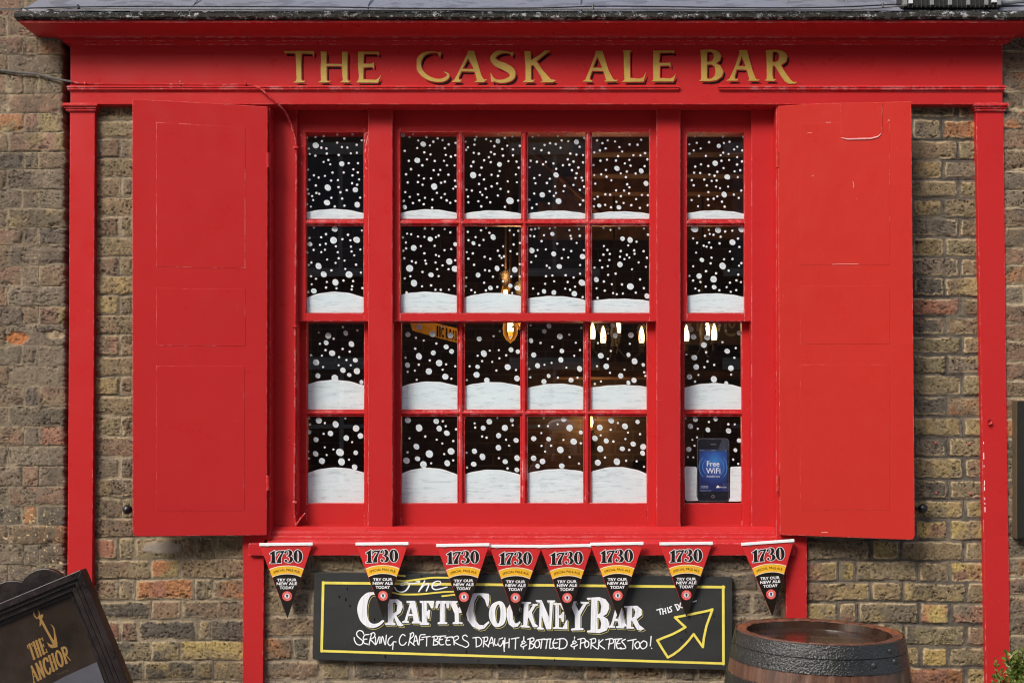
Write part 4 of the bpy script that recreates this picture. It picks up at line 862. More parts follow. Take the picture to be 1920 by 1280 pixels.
S = Shape([('s', [(375,325,22),(300,342,24),(276,330,26),(300,290,26),(400,270,26),(500,295,28),(620,290,28),(700,270,26),(730,245,24),(690,238,22),(630,255,18)], True), ('s', [(492,300,40),(450,400,40),(380,475,34),(280,500,26),(180,465,26),(130,390,30)], True),
    ('s', [(850,232,32),(780,360,34),(708,488,36)], True), ('s', [(712,485,16),(830,345,22),(925,300,34),(940,345,34),(890,470,34)], True), ('s', [(1050,345,22),(1140,345,24),(1225,300,30),(1215,250,28),(1130,245,26),(1045,300,38),(1030,390,36),(1090,438,32),(1200,430,28),(1385,380,26)], True)], KT); band(m, S, fy(.0020), h=.4)
S = Shape([('s', pp(s), True, 15) for s in ('153,446 215,428', '190,440 204,505', '230,432 238,502', '264,425 276,492', '236,468 272,456', '294,412 312,482', '348,398 322,415 344,440 350,464 318,474', '398,376 432,448', '392,378 432,376 452,425 430,450', '468,352 462,400 492,416', '636,338 680,324')], KA); band(m, S, fy(.0019), h=.4)
m.build('white_handwriting', M_CHW, board, recalc=False)
m = MB(); S = Shape([('s', [(180,225,36),(400,235,44),(700,200,44),(1000,160,42),(1200,155,44),(1440,160,46)], True), ('s', [(200,102,40),(372,118,42)], False), ('s', [(80,515,36),(300,555,42),(700,555,42),(1000,530,40),(1300,500,38),(1560,490,38)], True), ('s', [(1270,600,40),(1588,562,38)], False)], KT); band(m, S, fy(.0017), h=.5)
A = [(895, 437), (840, 455), (570, 512), (395, 545), (465, 612), (535, 675), (440, 728), (360, 770), (250, 812), (160, 850), (225, 960), (300, 1078), (370, 1040), (450, 982), (520, 915), (580, 850), (645, 767), (710, 860), (768, 940), (780, 820), (815, 660), (895, 437)]
S = Shape([('s', A, False, 31)], KA); band(m, S, fy(.0018), h=.5)
m.build('yellow_arrow_and_rules', M_CHY, board, recalc=False)

# ---------------------------------------------------------------- pennants
M_PRED = simple('pennant_red', (.60, .030, .030), .32, .4, .05); M_PYEL = simple('pennant_yellow', (.85, .46, .03), .35, .4, .10, 16); M_PBLK = simple('pennant_black', (.013, .009, .006), .32, .5, .15)
M_PCRM = simple('pennant_cream', (.86, .72, .50), .4); M_PWHT = simple('pennant_white', (.86, .86, .86), .4, .5, .03); M_PDRED = simple('pennant_ray_red', (.47, .022, .022), .32)
M_STRIP = simple('white_hem', (.86, .86, .85), .45, .4, .03); M_PINK = simple('roundel_red', (.72, .075, .075), .4); M_NAVY = simple('roundel_navy', (.03, .035, .06), .4)
YFl = -.062
flag = thing('pennant', 'pennant nearest the left red post, hanging clear of the black signboard', 'pennant', W(536, 1018, YFl), 'triangular 1730 pennants along the sill')
FP = lambda d: (lambda u, v: W(536+u, 1018+v, YFl-d))
def half(v): return 48.5*(1-v/140.0)
m = MB(); top = [(-49, 3), (49, 3), (.5, 140), (-.5, 140)]
m.prism([(536+u, 1018+v) for u, v in top], YFl, YFl+.0009, 0)
def arcband(v0, v1, sag, mi, d, inset=0.0):
    up = []; dn = []
    for k in range(13):
        t = -1+2*k/12; va = v0+sag*t*t; vb = v1+sag*t*t; up.append(((half(va)+.4)*t, va)); dn.append(((half(vb)+.4)*t, vb))
    m.poly([FP(d)(u, v) for u, v in up+dn[::-1]], mi)
arcband(42.5, 58.5, 6.5, 1, .0006)
tri = []
for k in range(13):
    t = -1+2*k/12; v = 57.5+5.8*t*t; tri.append(((half(v)+.4)*t, v))
m.poly([FP(.0008)(u, v) for u, v in tri+[(.6, 140.2), (-.6, 140.2)]], 2)
arcband(41.6, 43.2, 6.6, 3, .0011); arcband(56.8, 58.2, 5.9, 3, .0012)
for k in range(15):
    a = math.radians(-62+k*9-1); b = a+math.radians(2.2); c = lambda q, r: (r*math.sin(q), 40-r*math.cos(q)*1.0)
    P1 = [(math.sin(a)*14, 62-math.cos(a)*26), (math.sin(b)*14, 62-math.cos(b)*26)]
    v2 = 5; q1 = (P1[0][0]*(1+(P1[0][1]-v2)/38), v2); q2 = (P1[1][0]*(1+(P1[1][1]-v2)/38), v2)
    if all(abs(x) < half(v2)-1 for x, _ in (q1, q2)): m.poly([FP(.0004)(*P1[0]), FP(.0004)(*P1[1]), FP(.0004)(*q2), FP(.0004)(*q1)], 4)
cloth = m.build('pennant_cloth', [M_PRED, M_PYEL, M_PBLK, M_PCRM, M_PDRED], flag, recalc=False)
m = MB(); m.rect(536-50, 536+50, 1017.2, 1022.6, YFl-.0035, YFl+.004); m.build('hem_strip', M_STRIP, flag, bevel=.0012)
for X in (498, 577): m = MB(); m.rect(X, X+6, 1022, 1024, YFl-.0030, YFl+.002); m.build('clip', M_GREYP, flag)
KF = (-49.0, -8.0, 8.53)
DIG = [([('p', [(155,225),(175,215),(238,175),(240,365),(258,375),(258,387),(153,387),(153,375),(180,366),(184,238),(160,242)], [])]), ([('p', [(262,190),(275,205),(300,185),(330,190),(385,183),(385,203),(350,270),(333,330),(342,382),(266,382),(276,330),(312,270),(348,217),(300,212),(276,235),(264,262),(256,262)], [])]),
 ([('s', [(408,215,36),(425,186,12),(452,178,10),(488,205,46),(486,245,44),(455,268,18),(436,271,10)], True), ('s', [(436,272,10),(470,280,20),(498,312,48),(490,350,46),(450,374,12),(420,366,14),(410,346,40)], True)]), ([('p', circle(605, 278, 72, 104, 28), [circle(605, 278, 17, 86, 20)])])]
mk, mw = MB(), MB()
for it in DIG:
    S = Shape(it, KF); paint(mk, fill(S.sd, S.bb, .42), FP(.0013)); paint(mw, fill(lambda X, Y: S.sd(X, Y)-1.0, S.bb, .42), FP(.0010), 1)
mk.v += []; b = len(mk.v); mk.mesh(mw.v, mw.f, 1)
text(mk, 'SPECIAL PALE ALE', (-24.5, 24.5, 47.6, 52.2), FP(.0010), 0, .006, 4.6)
for s_, bx_ in (('TRY OUR', (-18.3, 18.3, 66.2, 71.6)), ('NEW ALE', (-19, 19, 73.2, 78.8)), ('TODAY', (-13.6, 13.6, 80.8, 86.4))): text(mk, s_, bx_, FP(.0013), 1, .03)
mk.build('printed_lettering', [M_PBLK, M_PWHT], cloth, recalc=False)
m = MB(); f = FP
m.poly([f(.0012)(u, v) for u, v in circle(0, 99.5, 9.4, None, 28)], 0); m.poly([f(.0014)(u, v) for u, v in circle(0, 99.5, 5.0, None, 22)], 1); m.poly([f(.0016)(u, v) for u, v in circle(0, 99.5, 4.3, None, 22)], 2)
m.poly([f(.0017)(u, v) for u, v in circle(0, 99.5, 3.9, None, 22)], 1)
m.poly([f(.0018)(u, v) for u, v in [(-1.5, 102.2), (-1.7, 99.5), (-2.2, 98), (-1.4, 96.6), (0, 96.2), (1.4, 96.6), (2.2, 98), (1.7, 99.5), (1.5, 102.2)]], 2)
def ringtext(sv, r, a0, a1, flip):
    n = len(sv)
    for i, ch in enumerate(sv):
        a = math.radians(a0+(a1-a0)*i/(n-1)); vs, fs = text_polys(ch, .01); pts = []
        for x, y in vs:
            px, py = (x-.5)*1.5, (y-.5)*2.0
            q = a if not flip else a+math.pi
            cx, cy = r*math.sin(a), 99.5-r*math.cos(a)
            pts.append((cx+px*math.cos(q)-py*math.sin(q), cy+px*math.sin(q)+py*math.cos(q)))
        m.mesh([f(.0014)(u, v) for u, v in pts], fs, 3)
ringtext('TAYLOR', 7.2, -58, 58, False); ringtext('WALKER', 7.2, 238, 122, True)
m.build('roundel', [M_PINK, M_PWHT, M_NAVY, M_PCRM], cloth, recalc=False)
kids = [c for c in COL.objects if c.parent == flag]; grand = {c.name: [g for g in COL.objects if g.parent == c] for c in kids}
PEN = [(716, 1017, 2, 'pennant over the left end of the signboard, just left of the word The'), (867.5, 1019.5, 2.5, 'pennant just right of the word The, its tip beside the big C of Cockney'),
       (967, 1021.5, -1, 'pennant whose tip covers the small c of Cockney, third over the signboard'), (1062, 1021, 2, 'pennant whose tip hangs between E and Y of Cockney on the signboard'),
       (1156, 1017, 3, 'pennant whose tip covers the small A in Bar on the signboard'), (1286, 1016.5, 2, 'pennant hanging over the yellow arrow of the signboard'), (1439, 1014.5, 10, 'tilted pennant above the barrel, overlapping the right red post')]
flag.rotation_euler = (.05, -.012, .02); WLf = flag.location.copy()
for i, (X, Y, dx, lb) in enumerate(PEN):
    r = flag.copy(); COL.objects.link(r); r['label'] = lb; r.location = W(X, Y, YFl-.0045*((i+1) % 3))
    r.rotation_euler = (.035+.03*((i*7) % 3)/2, -dx/140.0, .05*(((i*5) % 4)/1.5-1))
    for c in kids:
        d = c.copy(); COL.objects.link(d); d.parent = r
        for g in grand[c.name]:
            e = g.copy(); COL.objects.link(e); e.parent = d

# ---------------------------------------------------------------- barrel
def wood_barrel():
    t = NT('wet_oak_stave'); g = t.noise(6, 7, .7, stretch=(4, 4, .45)); n = t.noise(26, 6, .7, stretch=(3, 3, .6)); b = t.noise(3, 3)
    col = t.ramp(g, [(.3, (.038, .017, .010)), (.5, (.105, .048, .028)), (.72, (.19, .095, .056))]); col = t.mix(t.ramp(b, [(.4, 0.), (.7, .6)]), col, (.10, .045, .028))
    col = t.mix(t.ramp(n, [(.60, 0.), (.74, .55)]), col, (.42, .33, .27))
    return t.pbr(col, t.ramp(n, [(.3, .22), (.7, .55)]), t.math('ADD', g, n), .5, .003, 0, .6)
def rim_wood():
    t = NT('oak_end_grain'); g = t.noise(9, 5, .7); n = t.noise(40, 5, .7)
    col = t.ramp(g, [(.3, (.055, .024, .015)), (.5, (.115, .048, .030)), (.66, (.24, .075, .026))]); col = t.mix(t.ramp(n, [(.5, 0.), (.8, .4)]), col, (.22, .15, .12))
    return t.pbr(col, .4, n, .4, .002, 0, .5)
def hoop_mat():
    t = NT('wet_black_hoop'); n = t.noise(140, 3, .55); b = t.noise(6, 5, .6); r = t.ramp(b, [(.35, .10), (.7, .34)])
    return t.pbr(t.ramp(b, [(.3, (.008, .008, .007)), (.7, (.030, .030, .027))]), r, n, .9, .0055, 0, .7, .0)
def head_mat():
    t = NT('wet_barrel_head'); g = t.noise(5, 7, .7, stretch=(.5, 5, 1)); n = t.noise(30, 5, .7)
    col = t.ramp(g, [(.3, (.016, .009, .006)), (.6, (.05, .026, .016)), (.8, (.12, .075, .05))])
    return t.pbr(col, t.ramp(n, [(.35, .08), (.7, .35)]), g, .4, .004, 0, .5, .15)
BC = W(1524, 1181, -.44); BH = BC.z; BR = .276
def br_(z): t = (z-BH/2)/(BH/2); return .328-.052*t*t
bar = thing('barrel', 'weathered oak barrel with wet black iron hoops standing before the wall', 'barrel', (BC.x, BC.y, 0))
bar.rotation_euler = (0, math.radians(1.2), 0)
L = Vector((BC.x, BC.y, 0)); M_OAK = wood_barrel(); M_HOOP = hoop_mat()
m = MB(); ns = 26; sub = 6; NN = ns*sub; vs = []; fs = []; zs = [BH*k/40 for k in range(41)]
prof = [(br_(z), z, 1) for z in zs]
for r, z, w in prof:
    for k in range(NN):
        q = 2*math.pi*k/NN; g = .0036 if k % sub == 0 else 0; rs = math.sin(k//sub*12.9)*.0006
        vs.append(L+Vector(((r-g+rs)*math.cos(q), (r-g+rs)*math.sin(q), z)))
for i in range(len(prof)-1):
    for k in range(NN): fs.append((i*NN+k, i*NN+(k+1) % NN, (i+1)*NN+(k+1) % NN, (i+1)*NN+k))
m.mesh(vs, fs); st = m.build('stave', M_OAK, bar, smooth=True)
m = MB(); vs = []; fs = []; rp = [(BR-.001, -.004), (BR-.003, .0), (.243, -.002), (.240, -.005)]
for r, z in rp:
    for k in range(NN):
        q = 2*math.pi*k/NN; g = .0045 if (k % sub == 0 and r > .238) else 0; h = math.sin(k//sub*7.7)*.0012
        vs.append(L+Vector((r*math.cos(q), r*math.sin(q), BH+z-g+h)))
for i in range(len(rp)-1):
    for k in range(NN): fs.append((i*NN+k, i*NN+(k+1) % NN, (i+1)*NN+(k+1) % NN, (i+1)*NN+k))
m.mesh(vs, fs); m.build('rim', rim_wood(), bar, smooth=True, angle=35)
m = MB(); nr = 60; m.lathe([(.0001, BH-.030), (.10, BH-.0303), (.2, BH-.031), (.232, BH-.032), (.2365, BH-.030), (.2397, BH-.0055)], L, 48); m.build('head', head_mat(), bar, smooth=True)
def hoop(z0, z1, two=False, riv=()):
    m = MB(); o = .0032; pr = [(br_(z0)+.0005, z0), (br_(z0)+o, z0+.001)]
    if two: zm = z0+(z1-z0)*.52; pr += [(br_(zm)+o, zm-.0015), (br_(zm)+o-.003, zm), (br_(zm)+o-.003, zm+.001), (br_(zm)+o, zm+.0025)]
    pr += [(br_(z1)+o, z1-.001), (br_(z1)+.0003, z1)]
    m.lathe(pr, L, 96); h = m.build('hoop', M_HOOP, bar, smooth=True, angle=50)
    for qd, zz_ in riv:
        q = math.radians(qd); r = br_(zz_)+o-.001; d = Vector((math.cos(q), math.sin(q), 0)); tn = Vector((-math.sin(q), math.cos(q), 0))
        R = MB(); R.lathe([(.0098, 0), (.0092, .003), (.006, .0058), (.0001, .007)], L+d*r+Vector((0, 0, zz_)), 14, axis=Matrix((tn, Vector((0, 0, 1)), d)).transposed()); R.build('rivet', M_HOOP, h, smooth=True)
hoop(BH-.094, BH-.003, True, [(-51, BH-.026), (-67, BH-.065), (-48, BH-.060)])
hoop(BH-.198, BH-.142, False, [(-80, BH-.17)])
hoop(.56, .61); hoop(.36, .41); hoop(.14, .20); hoop(.01, .09)

# ---------------------------------------------------------------- tilted framed sign of the Anchor
YA = -.45
sg = thing('framed_sign', 'tilted dark framed board lettered THE ANCHOR in gold with an anchor', 'sign', W(36, 1708, YA))
Q = [(152, 1067), (152-345*.9236, 1067+345*.3832)]; Hh = 552
d2 = (.3810, .9246); Q += [(Q[1][0]+Hh*d2[0], Q[1][1]+Hh*d2[1]), (Q[0][0]+Hh*d2[0], Q[0][1]+Hh*d2[1])]
def inset(q, w):
    c = np.array(q, float); n = len(c); out = []
    for i in range(n):
        a = c[i-1]-c[i]; b = c[(i+1) % n]-c[i]; a /= np.linalg.norm(a); b /= np.linalg.norm(b); out.append(tuple(c[i]+a*w+b*w))
    return out
def ring(mb, q, w, yf, yb):
    qi = inset(q, w)
    for i in range(4): mb.prism([q[i], q[(i+1) % 4], qi[(i+1) % 4], qi[i]], yf, yb)
    return qi
def varnish():
    t = NT('dark_maroon_varnish'); n = t.noise(20, 7, .75); k = t.ramp(t.noise(34, 8, .8), [(.64, 0.), (.70, .8)])
    return t.pbr(t.mix(k, t.ramp(n, [(.3, (.006, .004, .0035)), (.7, (.017, .009, .008))]), (.30, .22, .22)), t.ramp(n, [(.3, .2), (.7, .5)]), n, .5, .004, 0, .6)
M_VAR = varnish()
m = MB(); q1 = ring(m, Q, 13, YA-.035, YA+.010); q2 = ring(m, q1, 8, YA-.027, YA+.010); q3 = ring(m, q2, 10, YA-.018, YA+.010); q4 = ring(m, q3, 7, YA-.004, YA+.010); m.build('frame', M_VAR, sg, bevel=.0022)
m = MB(); m.prism([(px, py) for px, py in q4], YA+.002, YA+.0098)
def panel_mat():
    t = NT('dark_sign_panel'); n = t.noise(5, 6, .65); return t.pbr(t.ramp(n, [(.35, (.016, .011, .007)), (.7, (.048, .031, .022))]), .16, None, spec=.5)
pn = m.build('panel', panel_mat(), sg)
m = MB(); cr = [(q[0]/5.333, 1040+q[1]/5.333) for q in [(-330, 640), (-300, 480), (-200, 400), (-90, 330), (0, 285), (60, 262), (130, 255), (190, 262), (218, 268), (245, 225), (300, 180), (370, 148), (430, 136), (490, 140), (550, 160), (600, 190), (640, 230), (600, 330)]]
m.prism(cr, YA-.012, YA+.012); m.build('crest', M_VAR, sg, bevel=.002)
KG = (0, 1040, 5.333); M_SGOLD = simple('dull_gold_letters', (.29, .165, .045), .5, .5, .15, 40)
mg = MB(); S = Shape([('s', [(362, 535, 9), (340, 555, 11), (342, 600, 13), (372, 632, 12), (392, 605, 10), (388, 562, 9), (362, 535, 9)], True), ('p', [(378, 612), (425, 588), (432, 605), (420, 640), (412, 700), (395, 712), (398, 650)], []), ('p', [(398, 655), (425, 645), (478, 750), (535, 850), (560, 800), (572, 860), (576, 918), (520, 930), (490, 915), (468, 870), (500, 890), (530, 895), (470, 780), (420, 690)], []), ('s', [(508, 690, 4), (535, 725, 12), (545, 770, 14), (552, 850, 20)], True)], KG)
fs_ = lambda x, y: W(x, y, YA+.0010)
paint(mg, fill(S.sd, S.bb, .5), fs_)
SER = {'T': ['.5,0,.5,1.0', '.02,.04,.98,.04', '.03,0,.03,.2', '.97,0,.97,.2', '.28,.98,.72,.98'], 'H': ['.2,0,.2,1', '.8,0,.8,1', '.2,.48,.8,.48', '.02,.02,.38,.02', '.62,.02,.98,.02', '.02,.98,.38,.98', '.62,.98,.98,.98'], 'E': ['.25,0,.25,1', '.05,.03,.92,.03', '.25,.48,.7,.48', '.05,.97,.95,.97', '.92,0,.92,.2', '.95,.78,.95,1', '.7,.38,.7,.58'],
       'A': ['.5,0,.9,1', '.5,0,.12,1', '.26,.64,.76,.64', '0,.98,.28,.98', '.7,.98,1.05,.98'], 'N': ['.18,0,.18,1', '.84,0,.84,1', '.14,0,.86,1', '0,.02,.3,.02', '.7,.02,1,.02', '0,.98,.34,.98'], 'C': ['.92,.24,.85,.06,.6,0,.3,.1,.12,.5,.3,.9,.6,1,.86,.9,.95,.74'], 'O': ['.5,0,.2,.15,.08,.5,.2,.85,.5,1,.8,.85,.92,.5,.8,.15,.5,0'], 'R': ['.22,0,.22,1', '.22,.03,.6,.03,.85,.14,.85,.36,.6,.5,.22,.5', '.5,.5,.95,.98', '.04,.98,.42,.98', '.04,.02,.25,.02']}
def signword(word, p0, p1, hv, wd):
    n = len(word); items = []
    for i, ch in enumerate(word):
        for k, s in enumerate(SER[ch]):
            v = [float(a) for a in s.split(',')]; pts = list(zip(v[::2], v[1::2])); w = wd*(1.0 if (abs(pts[0][0]-pts[-1][0]) < .1 or ch in 'COR' and k < 2 or ch in 'AN' and k in (0, 2)) and abs(pts[0][1]-pts[-1][1]) > .3 or ch in 'CO' else .42)
            P_ = [(p0[0]+(p1[0]-p0[0])*(i+.08+.84*x)/n+hv[0]*(1-y), p0[1]+(p1[1]-p0[1])*(i+.08+.84*x)/n+hv[1]*(1-y), w) for x, y in pts]; items.append(('s', P_, ch in 'CO'))
    S = Shape(items, KG); paint(mg, fill(S.sd, S.bb, .5), fs_)
signword('THE', (315, 1050), (478, 968), (-48, -146), 22); signword('ANCHOR', (330, 1282), (712, 1050), (-46, -150), 22)
text(mg, 'TASTE', (0, 1, 0, 1), lambda x, y: W(105+x*22-y*-2, 1262.5-x*9+y*4, YA+.0011), 1)
mg.build('gold_lettering', [M_SGOLD, simple('faded_gold', (.07, .045, .02), .5)], pn, recalc=False)
m = MB(); m.prism([(181.5, 1240), (196, 1280), (260, 1450), (150, 1498), (80, 1290), (120, 1268)], YA-.002, YA+.0015); m.build('grey_notice', simple('grey_notice_card', (.085, .085, .10), .3, .5, .25, 8), pn)
# dark board at the right edge
nb = thing('notice_board', 'dark board cut off by the right edge beside the right pilaster', 'board', W(1950, 880, -.05))
m = MB(); m.rect(1907, 2080, 751, 1009, -.058, -.012); m.build('board', simple('dark_board', (.022, .021, .016), .4), nb, bevel=.003)
m = MB(); m.rect(1905.8, 1907.4, 751, 1009, -.062, -.012); m.build('edge_strip', simple('brass_edge', (.09, .07, .04), .6), nb)
# ---------------------------------------------------------------- shrub
def leaf_mat():
    t = NT('box_leaf'); oi = t.n('ShaderNodeNewGeometry'); col = t.ramp(oi.outputs['Random Per Island'], [(0., (.07, .13, .02)), (.4, (.15, .22, .035)), (.75, (.27, .33, .07)), (1., (.42, .48, .20))])
    p = t.n('ShaderNodeBsdfPrincipled'); t.l(col, p.inputs['Base Color']); p.inputs['Roughness'].default_value = .35
    tr = t.n('ShaderNodeBsdfTranslucent'); t.l(col, tr.inputs[0]); mx = t.n('ShaderNodeMixShader'); mx.inputs[0].default_value = .25
    t.l(p.outputs[0], mx.inputs[1]); t.l(tr.outputs[0], mx.inputs[2]); t.l(mx.outputs[0], t.out.inputs[0]); return t.mat
yS = -.30; cen = W(1984, 1338, yS); sh = thing('box_shrub', 'small green box shrub at the bottom right corner', 'shrub', (cen.x, yS, 0))
ml, mst = MB(), MB(); rs = random.Random(5)
def leaf(p, d, s):
    d = d.normalized(); sd = d.cross(Vector((rs.uniform(-1, 1), rs.uniform(-1, 1), rs.uniform(-1, 1)))).normalized(); n = d.cross(sd)
    w = s*.33
    ml.mesh([p, p+d*s*.3+sd*w*.85+n*w*.3, p+d*s*.7+sd*w*.8+n*w*.3, p+d*s, p+d*s*.7-sd*w*.8+n*w*.3, p+d*s*.3-sd*w*.85+n*w*.3, p+d*s*.5], [(0, 1, 6), (1, 2, 6), (2, 3, 6), (3, 4, 6), (4, 5, 6), (5, 0, 6)])
def sprig(a, b):
    mst.tube([a, (a+b)/2+Vector((rs.uniform(-.008, .008), rs.uniform(-.008, .008), 0)), b], [.0022, .0017, .001], 5)
    n = max(4, int((b-a).length/.012)); ax = (b-a).normalized()
    for i in range(n):
        t = .15+.85*i/n; p = a.lerp(b, t); ang = i*1.57+rs.uniform(-.4, .4); side = ax.cross(Vector((.3, .5, .8))).normalized(); s2 = ax.cross(side)
        for sg_ in (1, -1): leaf(p, (side*math.cos(ang)+s2*math.sin(ang))*sg_+ax*rs.uniform(.5, 1.0), rs.uniform(.015, .025))
    leaf(b, ax, .018)
for i in range(300):
    th = rs.uniform(0, 2*math.pi); u = rs.uniform(-.75, 1); q = math.sqrt(1-u*u); dv = Vector((q*math.cos(th), q*math.sin(th), u)); R = .225*rs.uniform(.86, 1.06)
    b = cen+dv*R; sprig(b-dv*rs.uniform(.05, .10), b+Vector((0, 0, .015)))
for X, Y, l in ((1866, 1240, .07), (1879, 1258, .06), (1899, 1219, .09), (1886, 1224, .05), (1909, 1226, .08), (1893, 1240, .07), (1873, 1268, .06), (1916, 1220, .08), (1862, 1270, .05), (1904, 1236, .06)):
    b = W(X, Y, yS-.03); sprig(b+Vector((.025, .02, -l)), b)
ml.build('leaf', leaf_mat(), sh, recalc=False)
for k in range(5): mst.tube([Vector((cen.x+.02*k-.04, yS, 0)), Vector((cen.x+.015*k-.03, yS+.01*k, .45)), cen+Vector((.08*k-.16, .03*k-.05, .0))], [.009, .007, .003], 6)
mst.build('stem', simple('shrub_stem', (.10, .085, .03), .7), sh, smooth=True)

# ---------------------------------------------------------------- phone shaped Free WiFi sign behind the glass
yW = .106+.0045; KW = (1280, 800, 8.0)
wf = thing('wifi_sign', 'phone shaped blue Free WiFi sign standing in the lower right pane', 'sign', W(1337, 881, yW))
def rrect(x0, x1, y0, y1, r, n=5):
    o = []
    for cx, cy, a0 in ((x1-r, y0+r, -90), (x1-r, y1-r, 0), (x0+r, y1-r, 90), (x0+r, y0+r, 180)):
        for k in range(n+1): a = math.radians(a0+90*k/n); o.append((cx+r*math.cos(a), cy+r*math.sin(a)))
    return o
wp = lambda d: (lambda x, y: W(KW[0]+x/8.0, KW[1]+y/8.0, yW-d))
wf_px = lambda pts: [(KW[0]+x/8.0, KW[1]+y/8.0) for x, y in pts]
m = MB(); m.prism(wf_px(rrect(218, 696, 172, 1120, 58)), yW, yW+.003, 0); m.prism(wf_px(rrect(224, 690, 180, 1112, 54)), yW-.0003, yW+.001, 1)
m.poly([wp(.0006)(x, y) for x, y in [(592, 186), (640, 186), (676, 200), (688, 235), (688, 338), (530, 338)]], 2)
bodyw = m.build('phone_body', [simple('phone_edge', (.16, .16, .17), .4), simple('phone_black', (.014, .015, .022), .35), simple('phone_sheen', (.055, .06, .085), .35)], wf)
def screen():
    t = NT('printed_blue_screen'); g = t.n('ShaderNodeTexGradient', gradient_type='SPHERICAL'); tc = t.n('ShaderNodeTexCoord'); mp = t.n('ShaderNodeMapping')
    p = W(1340, 866, yW)-WL[wf.name]; mp.inputs['Location'].default_value = (-p.x*13, 0, -p.z*11); mp.inputs['Scale'].default_value = (13, 1, 11)
    t.l(tc.outputs['Object'], mp.inputs[0]); t.l(mp.outputs[0], g.inputs[0])
    return t.pbr(t.ramp(g.outputs['Fac'], [(0., (.022, .030, .13)), (.55, (.035, .095, .36)), (1., (.06, .26, .62))]), .35)
m = MB(); m.prism(wf_px([(250, 336), (670, 336), (670, 966), (250, 966)]), yW-.0008, yW, 0); m.poly([wp(.0011)(x, y) for x, y in [(250, 338), (670, 338), (670, 368), (250, 368)]], 1)
scr = m.build('screen', [screen(), simple('status_bar', (.05, .07, .14), .4)], wf)
m = MB()
for s_, bx_, bo in (('Free', (362, 552, 512, 592), .01), ('WiFi', (350, 566, 614, 698), .01), ('Available here', (358, 558, 726, 754), 0), ('The Cloud', (562, 655, 892, 914), .02)): text(m, s_, bx_, wp(.0013), 0, bo)
S = Shape([('s', [(515, 905, 22), (530, 893, 34), (545, 905, 20)], False)], KW); paint(m, fill(S.sd, S.bb, .2), lambda x, y: W(x, y, yW-.0013), 0)
for a, b, y in ((268, 384, 884), (274, 384, 898), (262, 384, 912), (255, 430, 955), (258, 280, 350), (290, 312, 350), (430, 495, 353), (640, 662, 355)): m.poly([wp(.0013)(a, y-3), wp(.0013)(b, y-3), wp(.0013)(b, y+3), wp(.0013)(a, y+3)], 2)
S = Shape([('s', [(350, 490, 13), (312, 540, 15), (300, 600, 15), (312, 655, 14), (348, 708, 12)], True), ('s', [(306, 455, 11), (262, 520, 14), (246, 600, 14), (262, 680, 13), (306, 745, 11)], True), ('s', [(572, 490, 12), (608, 540, 15), (618, 600, 15), (608, 655, 14), (572, 715, 12)], True), ('s', [(614, 455, 11), (650, 520, 13), (664, 600, 14), (655, 680, 13), (614, 748, 11)], True)], KW)
paint(m, fill(S.sd, (S.bb[0]-2, S.bb[1], S.bb[2], S.bb[3]), .2), lambda x, y: W(x, y, yW-.0010), 1)
m.build('printed_lettering', [simple('print_white', (.82, .84, .88), .5), simple('print_pale_blue', (.07, .22, .52), .5), simple('print_small', (.40, .45, .62), .5)], scr, recalc=False)
m = MB(); m.mesh([wp(.0006)(x, y) for x, y in circle(455, 1042, 24)]+[wp(.0006)(x, y) for x, y in circle(455, 1042, 15)], [(k, (k+1) % 24, 24+(k+1) % 24, 24+k) for k in range(24)])
M_PGM = simple('phone_grey_mark', (.22, .22, .24), .4); m.build('home_button', M_PGM, bodyw, recalc=False)
m = MB(); m.poly([wp(.0006)(x, y) for x, y in rrect(420, 502, 257, 268, 4)]); m.build('speaker_slot', M_PGM, bodyw, recalc=False)

# ---------------------------------------------------------------- bar room behind the glass
def dark_brick(nm, a, b, mo, sc=1.0):
    t = NT(nm); tc = t.n('ShaderNodeTexCoord'); mp = t.n('ShaderNodeMapping'); mp.inputs['Rotation'].default_value = (math.radians(90), 0, 0); t.l(tc.outputs['Object'], mp.inputs[0])
    bk = t.n('ShaderNodeTexBrick'); bk.inputs['Scale'].default_value = 1.0; bk.inputs['Brick Width'].default_value = .23*sc; bk.inputs['Row Height'].default_value = .075*sc; bk.inputs['Mortar Size'].default_value = .006*sc; bk.inputs['Bias'].default_value = 0
    bk.inputs['Color1'].default_value = (*a, 1); bk.inputs['Color2'].default_value = (*b, 1); bk.inputs['Mortar'].default_value = (*mo, 1); t.l(mp.outputs[0], bk.inputs['Vector'])
    n = t.noise(9, 6, .7); col = t.mix(1.0, bk.outputs['Color'], t.ramp(n, [(.3, .6), (.7, 1.3)]), 'MULTIPLY'); return t.pbr(col, .85, n, .4, .01)
M_IB = dark_brick('interior_brick', (.10, .058, .036), (.065, .040, .028), (.13, .09, .06))
M_DW = simple('dark_stained_wood', (.030, .017, .010), .5, .4, .3, 8); M_BEAM = simple('rough_ceiling_beam', (.20, .095, .035), .7, .3, .45, 16)
rm = thing('bar_room', 'dim brick bar room with ceiling beams seen through the window panes', 'room', (.2, 1.6, .1))
x0, x1 = -1.45, 2.0
m = MB(); m.box(x0, x1, 3.3, 3.45, .1, 3.1); m.build('back_wall', M_IB, rm)
m = MB(); m.box(x0-.15, x0, .30, 3.3, .1, 3.1); m.box(x1, x1+.15, .30, 3.3, .1, 3.1); m.build('side_wall', M_IB, rm)
m = MB(); m.box(x0, x1, .30, 3.3, 3.0, 3.1); m.build('ceiling', M_DW, rm)
m = MB(); m.box(x0, x1, .30, 3.3, .0, .1); m.build('floor_boards', M_DW, rm)
for y, za, xa in ((.45, 2.80, .30), (.80, 2.79, .30), (1.22, 2.80, .25), (1.75, 2.79, .15), (2.4, 2.79, .05)):
    m = MB(); m.box(xa, x1, y, y+.09, za, 3.0); m.build('beam', M_BEAM, rm, bevel=.006)
